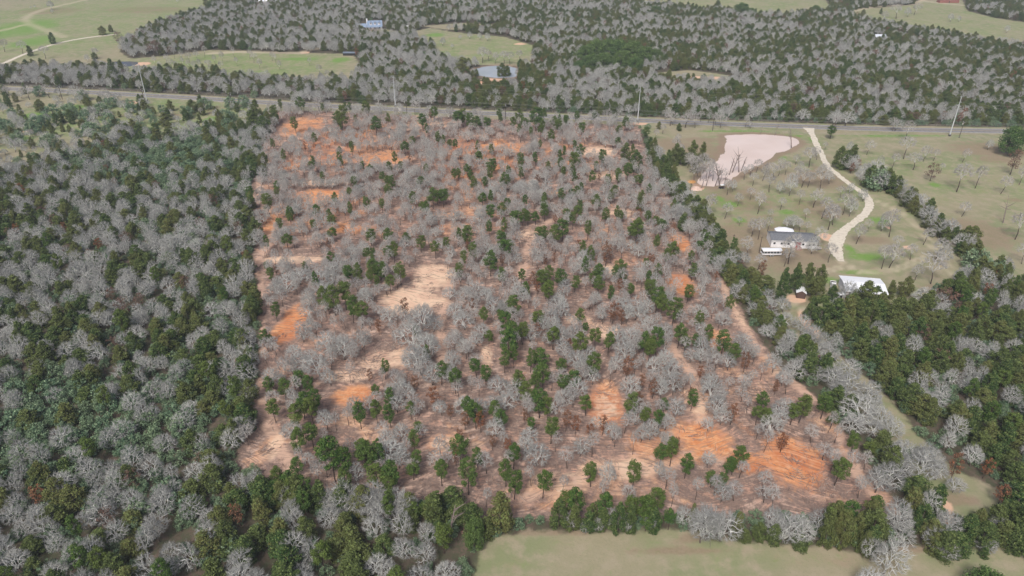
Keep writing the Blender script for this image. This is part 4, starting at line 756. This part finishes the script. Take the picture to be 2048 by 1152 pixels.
# barn
A0, A1 = at(1694,601), at(1771,603); ang = math.atan2(A1.y - A0.y, A1.x - A0.x); LN = (A1 - A0).length; W = 10.5
mid = (A0 + A1) / 2 + Vector((-math.sin(ang), math.cos(ang), 0)) * W / 2; barnred = noisy('barn_red', (.10,.03,.028), (.14,.045,.04), 1)
r = empty('metal_barn', mid, ang - math.radians(7), 'open fronted dark red barn with a wide white metal roof', 'barn')
wl, rf = gable(r, LN, W, 3.5, .8, .45, wmetal, siding)
b = MB(); b.box(-LN/2+.05, LN/2-.05, -W/2-.035, -W/2+.02, 0, 3.4); b.build('front_wall', barnred, r)
for k in range(6): x = -1.2 + k * 1.25; b = MB(); s = .95 / (W/2); b.add([(x, -3.9, 3.5 + .95 - 3.9*s + .175), (x+.28, -3.9, 3.5+.95-3.9*s+.175), (x+.28, -.9, 3.5+.95-.9*s+.175), (x, -.9, 3.5+.95-.9*s+.175)], [(0,1,2,3)]); b.build('skylight', mat('skylight_panel', (.42,.46,.50), .4), rf)
for k in range(4): x = -LN/2 + .8 + k * (LN - 1.6) / 4; b = MB(); b.box(x + .15, x + (LN-1.6)/4 - .25, -W/2 - .06, -W/2 + .03, .05, 2.9); b.build('bay_shade_panel', dark, r)  # dark slabs on the front wall, painted shade of the open bays
b = MB(); b.box(-LN/2-.4, LN/2+.4, -W/2-.5, -W/2-.42, 3.25, 3.42); b.build('gutter', trim, r)
# white pickup
r = empty('pickup_truck', at(1665.5,574), math.radians(-20), 'white pickup truck parked left of the white roofed barn', 'pickup truck')
cw = mat('white_car_paint', (.78,.79,.80), .3, .5)
b = MB(); V_ = [(-.95,-2.6,.45),(.95,-2.6,.45),(.95,2.6,.45),(-.95,2.6,.45),(-.95,-2.6,1.0),(.95,-2.6,1.0),(.95,2.6,1.05),(-.95,2.6,1.05)]; b.add(V_, [(3,2,1,0),(4,5,6,7),(0,1,5,4),(1,2,6,5),(2,3,7,6),(3,0,4,7)]); b.box(-.95,-.85,.5,2.6,1.05,1.3); b.box(.85,.95,.5,2.6,1.05,1.3); b.box(-.85,.85,2.5,2.6,1.05,1.3); b.build('body', cw, r)
b = MB(); V_ = [(-.9,-1.3,1.02),(.9,-1.3,1.02),(.9,.5,1.02),(-.9,.5,1.02),(-.72,-.7,1.7),(.72,-.7,1.7),(.72,.35,1.7),(-.72,.35,1.7)]; b.add(V_, [(0,1,5,4),(1,2,6,5),(2,3,7,6),(3,0,4,7)]); b.build('window', glass, r)
b = MB(); b.box(-.74,.74,-.72,.37,1.7,1.76); b.build('cab_roof', cw, r); b = MB(); b.box(-.82,.82,.55,2.45,1.06,1.09); b.build('truck_bed', dark, r)
for y in (-1.7, 1.6):
    for x in (-.86, .86):
        b = MB(); b.tube((x-.12, y, .38), (x+.12, y, .38), .38, .38, 12, cap=True); b.build('wheel', dark, r)
for x in (-.7, .7): b = MB(); b.box(x-.18, x+.18, -2.64, -2.59, .75, .92); b.build('headlight', trim, r)
# little sheds and odds and ends
def shed(u, v, L_, W, hh, rise, rz, roofm, wallm, label, name='shed', cat='shed'):
    r = empty(name, at(u, v), rz, label, cat); gable(r, L_, W, hh, rise, .25, roofm, wallm)
    b = MB(); b.box(-.5, .5, -W/2-.05, -W/2+.02, 0, min(2, hh*.85)); b.build('door', dark, r); return r
shed(1600,592,3.6,3.0,2.2,.9,1.3,wmetal,mat('rusty_wall', (.10,.065,.055)),'small white roofed shed among the cedars left of the barn')
shed(1679,594,1.8,1.5,1.3,.3,.2,wmetal,siding,'tiny white well house between the truck and the cedars')
shed(1665,719,1.8,1.6,1.6,.3,.5,mat('tan_panel', (.62,.54,.42)),mat('tan_wall', (.5,.42,.33)),'tan box hut in the grassy lane below the barn')
shed(1752,79,14,9,2.8,1.6,-.1,mat('pale_roof', (.62,.66,.74)),siding,'pale blue roofed house hidden in the far woods at right','far_house','house')
shed(1763,56,9,6,2.6,.8,-.4,dark,mat('grey_wall', (.3,.3,.3)),'dark open shed behind the far right house')
shed(537,7,20,9,3,1.4,0,wmetal,siding,'white roofed house at the top edge above the left woods','far_house','house')
shed(817,57,5,3,2,.5,-.4,wmetal,dark,'small white roofed lean to right of the blue roofed house')
shed(1895,5,22,7,3.2,1.2,0,mat('rust_roof', (.40,.22,.18)),mat('rust_wall', (.26,.11,.09)),'rusty long barn at the top right edge','far_barn','barn')
shed(707,110,16,5,2,.5,0,mat('blue_grey_roof', (.16,.20,.25)),dark,'low dark roofed shed in the far trees beyond the road')
r = empty('utility_cart', at(1444,377), .2, 'white topped utility cart parked by the dead trees at the pond', 'cart')
b = MB(); b.box(-1.3,1.3,-.65,.65,.35,.8); b.build('body', dark, r); b = MB(); b.box(-1.0,1.1,-.7,.7,1.75,1.85); b.build('canopy', wmetal, r)
for x in (-.9, 1.0):
    for y in (-.6, .6): b = MB(); b.box(x-.03, x+.03, y-.03, y+.03, .8, 1.75); b.build('post', dark, r); wheel(r, x*.9, y, .3, .18)
r = empty('garden_table', at(1636,499), 0, 'round pale garden table at the right end of the long house', 'table')
b = MB(); b.tube((0,0,.72), (0,0,.78), 1.2, 1.2, 14, cap=True); b.build('tabletop', mat('pale_stone', (.55,.48,.46)), r); b = MB(); b.tube((0,0,0), (0,0,.72), .25, .18, 8); b.build('leg', steel, r)
def mound(name, u, v, rx, ry, h, m, label, cat):
    b = MB(); n = 18; V = []; Fc = []; rings = 6; random.seed(int(u))
    wob = [rnd(.8, 1.2) for _ in range(n)]
    for j in range(rings + 1):
        t = j / rings
        for k in range(n): a = 6.283 * k / n; V.append((rx * wob[k] * math.cos(a) * (1 - t * .95), ry * wob[k] * math.sin(a) * (1 - t * .95), h * math.sin(t * 1.57) * rnd(.85, 1.1) if j else 0))
    for j in range(rings):
        for k in range(n): Fc.append((j*n+k, j*n+(k+1)%n, (j+1)*n+(k+1)%n, (j+1)*n+k))
    Fc.append(tuple(range(rings*n, rings*n+n))); b.add(V, Fc); return tag(b.build(name, m, loc=at(u, v)), label, cat)
mound('dirt_mound', 1392, 378, 2.6, 2.6, 1.3, noisy('pink_dirt', (.66,.5,.42), (.55,.4,.33), 1), 'pale pink dirt mound at the pond corner beside cedars', 'mound')
mound('dirt_mound', 1383, 364, 2.4, 1.8, .7, noisy('orange_dirt', (.50,.28,.10), (.42,.22,.09), 1), 'flat orange dirt mound just behind the pink mound', 'mound')
mound('sand_heap', 985, 166, 13, 7, 1.8, noisy('sand_heap', (.66,.44,.32), (.5,.28,.18), .3), 'bare orange sand bank in front of the small pale pond', 'sand bank')
b = MB(); random.seed(4)
for k in range(26): p = Vector((random.gauss(0,.8), random.gauss(0,.5), rnd(.1,.5))); a = rnd(0,3.14); b.tube(p, p + Vector((math.cos(a)*1.4, math.sin(a)*1.1, rnd(-.1,.3))), .07, .02, 5, v=.5)
tag(b.build('brush_pile', M['snag'], v=True, loc=at(1453,360)), 'dark brush pile in the shallows among dead trunks', 'brush pile')
# far house with blue grey roof and three dormers
blue = noisy('blue_grey_roof_metal', (.20,.27,.38), (.25,.32,.43), .5); 
r = empty('dormer_house', at(750,57), math.radians(10), 'white house with blue grey roof and three dormers in the far woods', 'house')
gable(r, 13.5, 9, 3.0, 4.2, .5, blue, siding)
for k in range(3):
    x = -3.6 + k * 3.9; b = MB(); b.box(x-.95, x+.95, -3.6, -.6, 3.6, 6.0); d_ = b.build('dormer', siding, r); b = MB(); b.add([(x-1.25,-3.85,5.95),(x,-3.85,7.1),(x,.2,7.1),(x-1.25,.2,5.95),(x+1.25,-3.85,5.95),(x+1.25,.2,5.95)], [(0,1,2,3),(1,4,5,2),(0,4,1)]); b.build('dormer_roof', blue, d_); b = MB(); b.box(x-.45,x+.45,-3.66,-3.58,4.6,5.7); b.build('window', glass, d_)
b = MB(); b.box(-7.6,-6.4,-.6,.8,0,9.2); b.build('chimney', trim, r)
b = MB(); b.add([(-6.75,-4.9,2.9),(6.75,-4.9,2.9),(6.75,-7.6,2.3),(-6.75,-7.6,2.3),(-6.75,-4.9,3.05),(6.75,-4.9,3.05),(6.75,-7.6,2.45),(-6.75,-7.6,2.45)], [(0,1,2,3),(4,5,6,7),(2,3,7,6),(0,3,7,4),(1,2,6,5)]); b.build('porch_roof', blue, r)
for x in (-6.4,-2.2,2.2,6.4): b = MB(); b.box(x-.15,x+.15,-7.4,-7.1,0,2.3); b.build('porch_post', trim, r)
for x in (-4.3, 0, 4.3): b = MB(); b.box(x-.6,x+.6,-4.56,-4.48,.7,2.4); b.build('window', glass, r)
b = MB(); b.add([(-17,-6.5,0),(-7.5,-6.5,0),(-7.5,1.5,0),(-17,1.5,0),(-17,-6.5,2.8),(-7.5,-6.5,2.8),(-7.5,1.5,2.8),(-17,1.5,2.8),(-17,-2.5,5.2),(-7.5,-2.5,5.2)], [(0,1,5,4),(2,3,7,6),(3,0,4,8,7),(1,2,6,9,5)]); w_ = b.build('garage_wing', siding, r)
b = MB()
for sg in (-1, 1): b.add([(-17.5,-2.5+sg*4.6,2.5),(-7.55,-2.5+sg*4.6,2.5),(-7.55,-2.5,5.3),(-17.5,-2.5,5.3)], [(0,1,2,3)])
b.build('wing_roof', blue, w_); b = MB(); b.box(-11.5,-8.4,-6.56,-6.48,.1,2.3); b.build('garage_door', mat('brown_door', (.12,.07,.06)), w_)

# ---------------------------------------------------------------- air
hz = MB(); hz.box(-2500, 2500, -180, 5600, -1.5, 150); ho = hz.build('haze', None); tag(ho, 'thin pale haze over the land', 'haze', None, 'stuff')
hm = bpy.data.materials.new('haze_air'); hm.use_nodes = True; t = hm.node_tree; t.nodes.clear(); o_ = t.nodes.new('ShaderNodeOutputMaterial'); pv = t.nodes.new('ShaderNodeVolumePrincipled')
pv.inputs['Color'].default_value = (.80, .90, 1.0, 1); pv.inputs['Density'].default_value = .00017; t.links.new(pv.outputs[0], o_.inputs['Volume']); ho.data.materials.append(hm)
print('objects', len(bpy.data.objects))
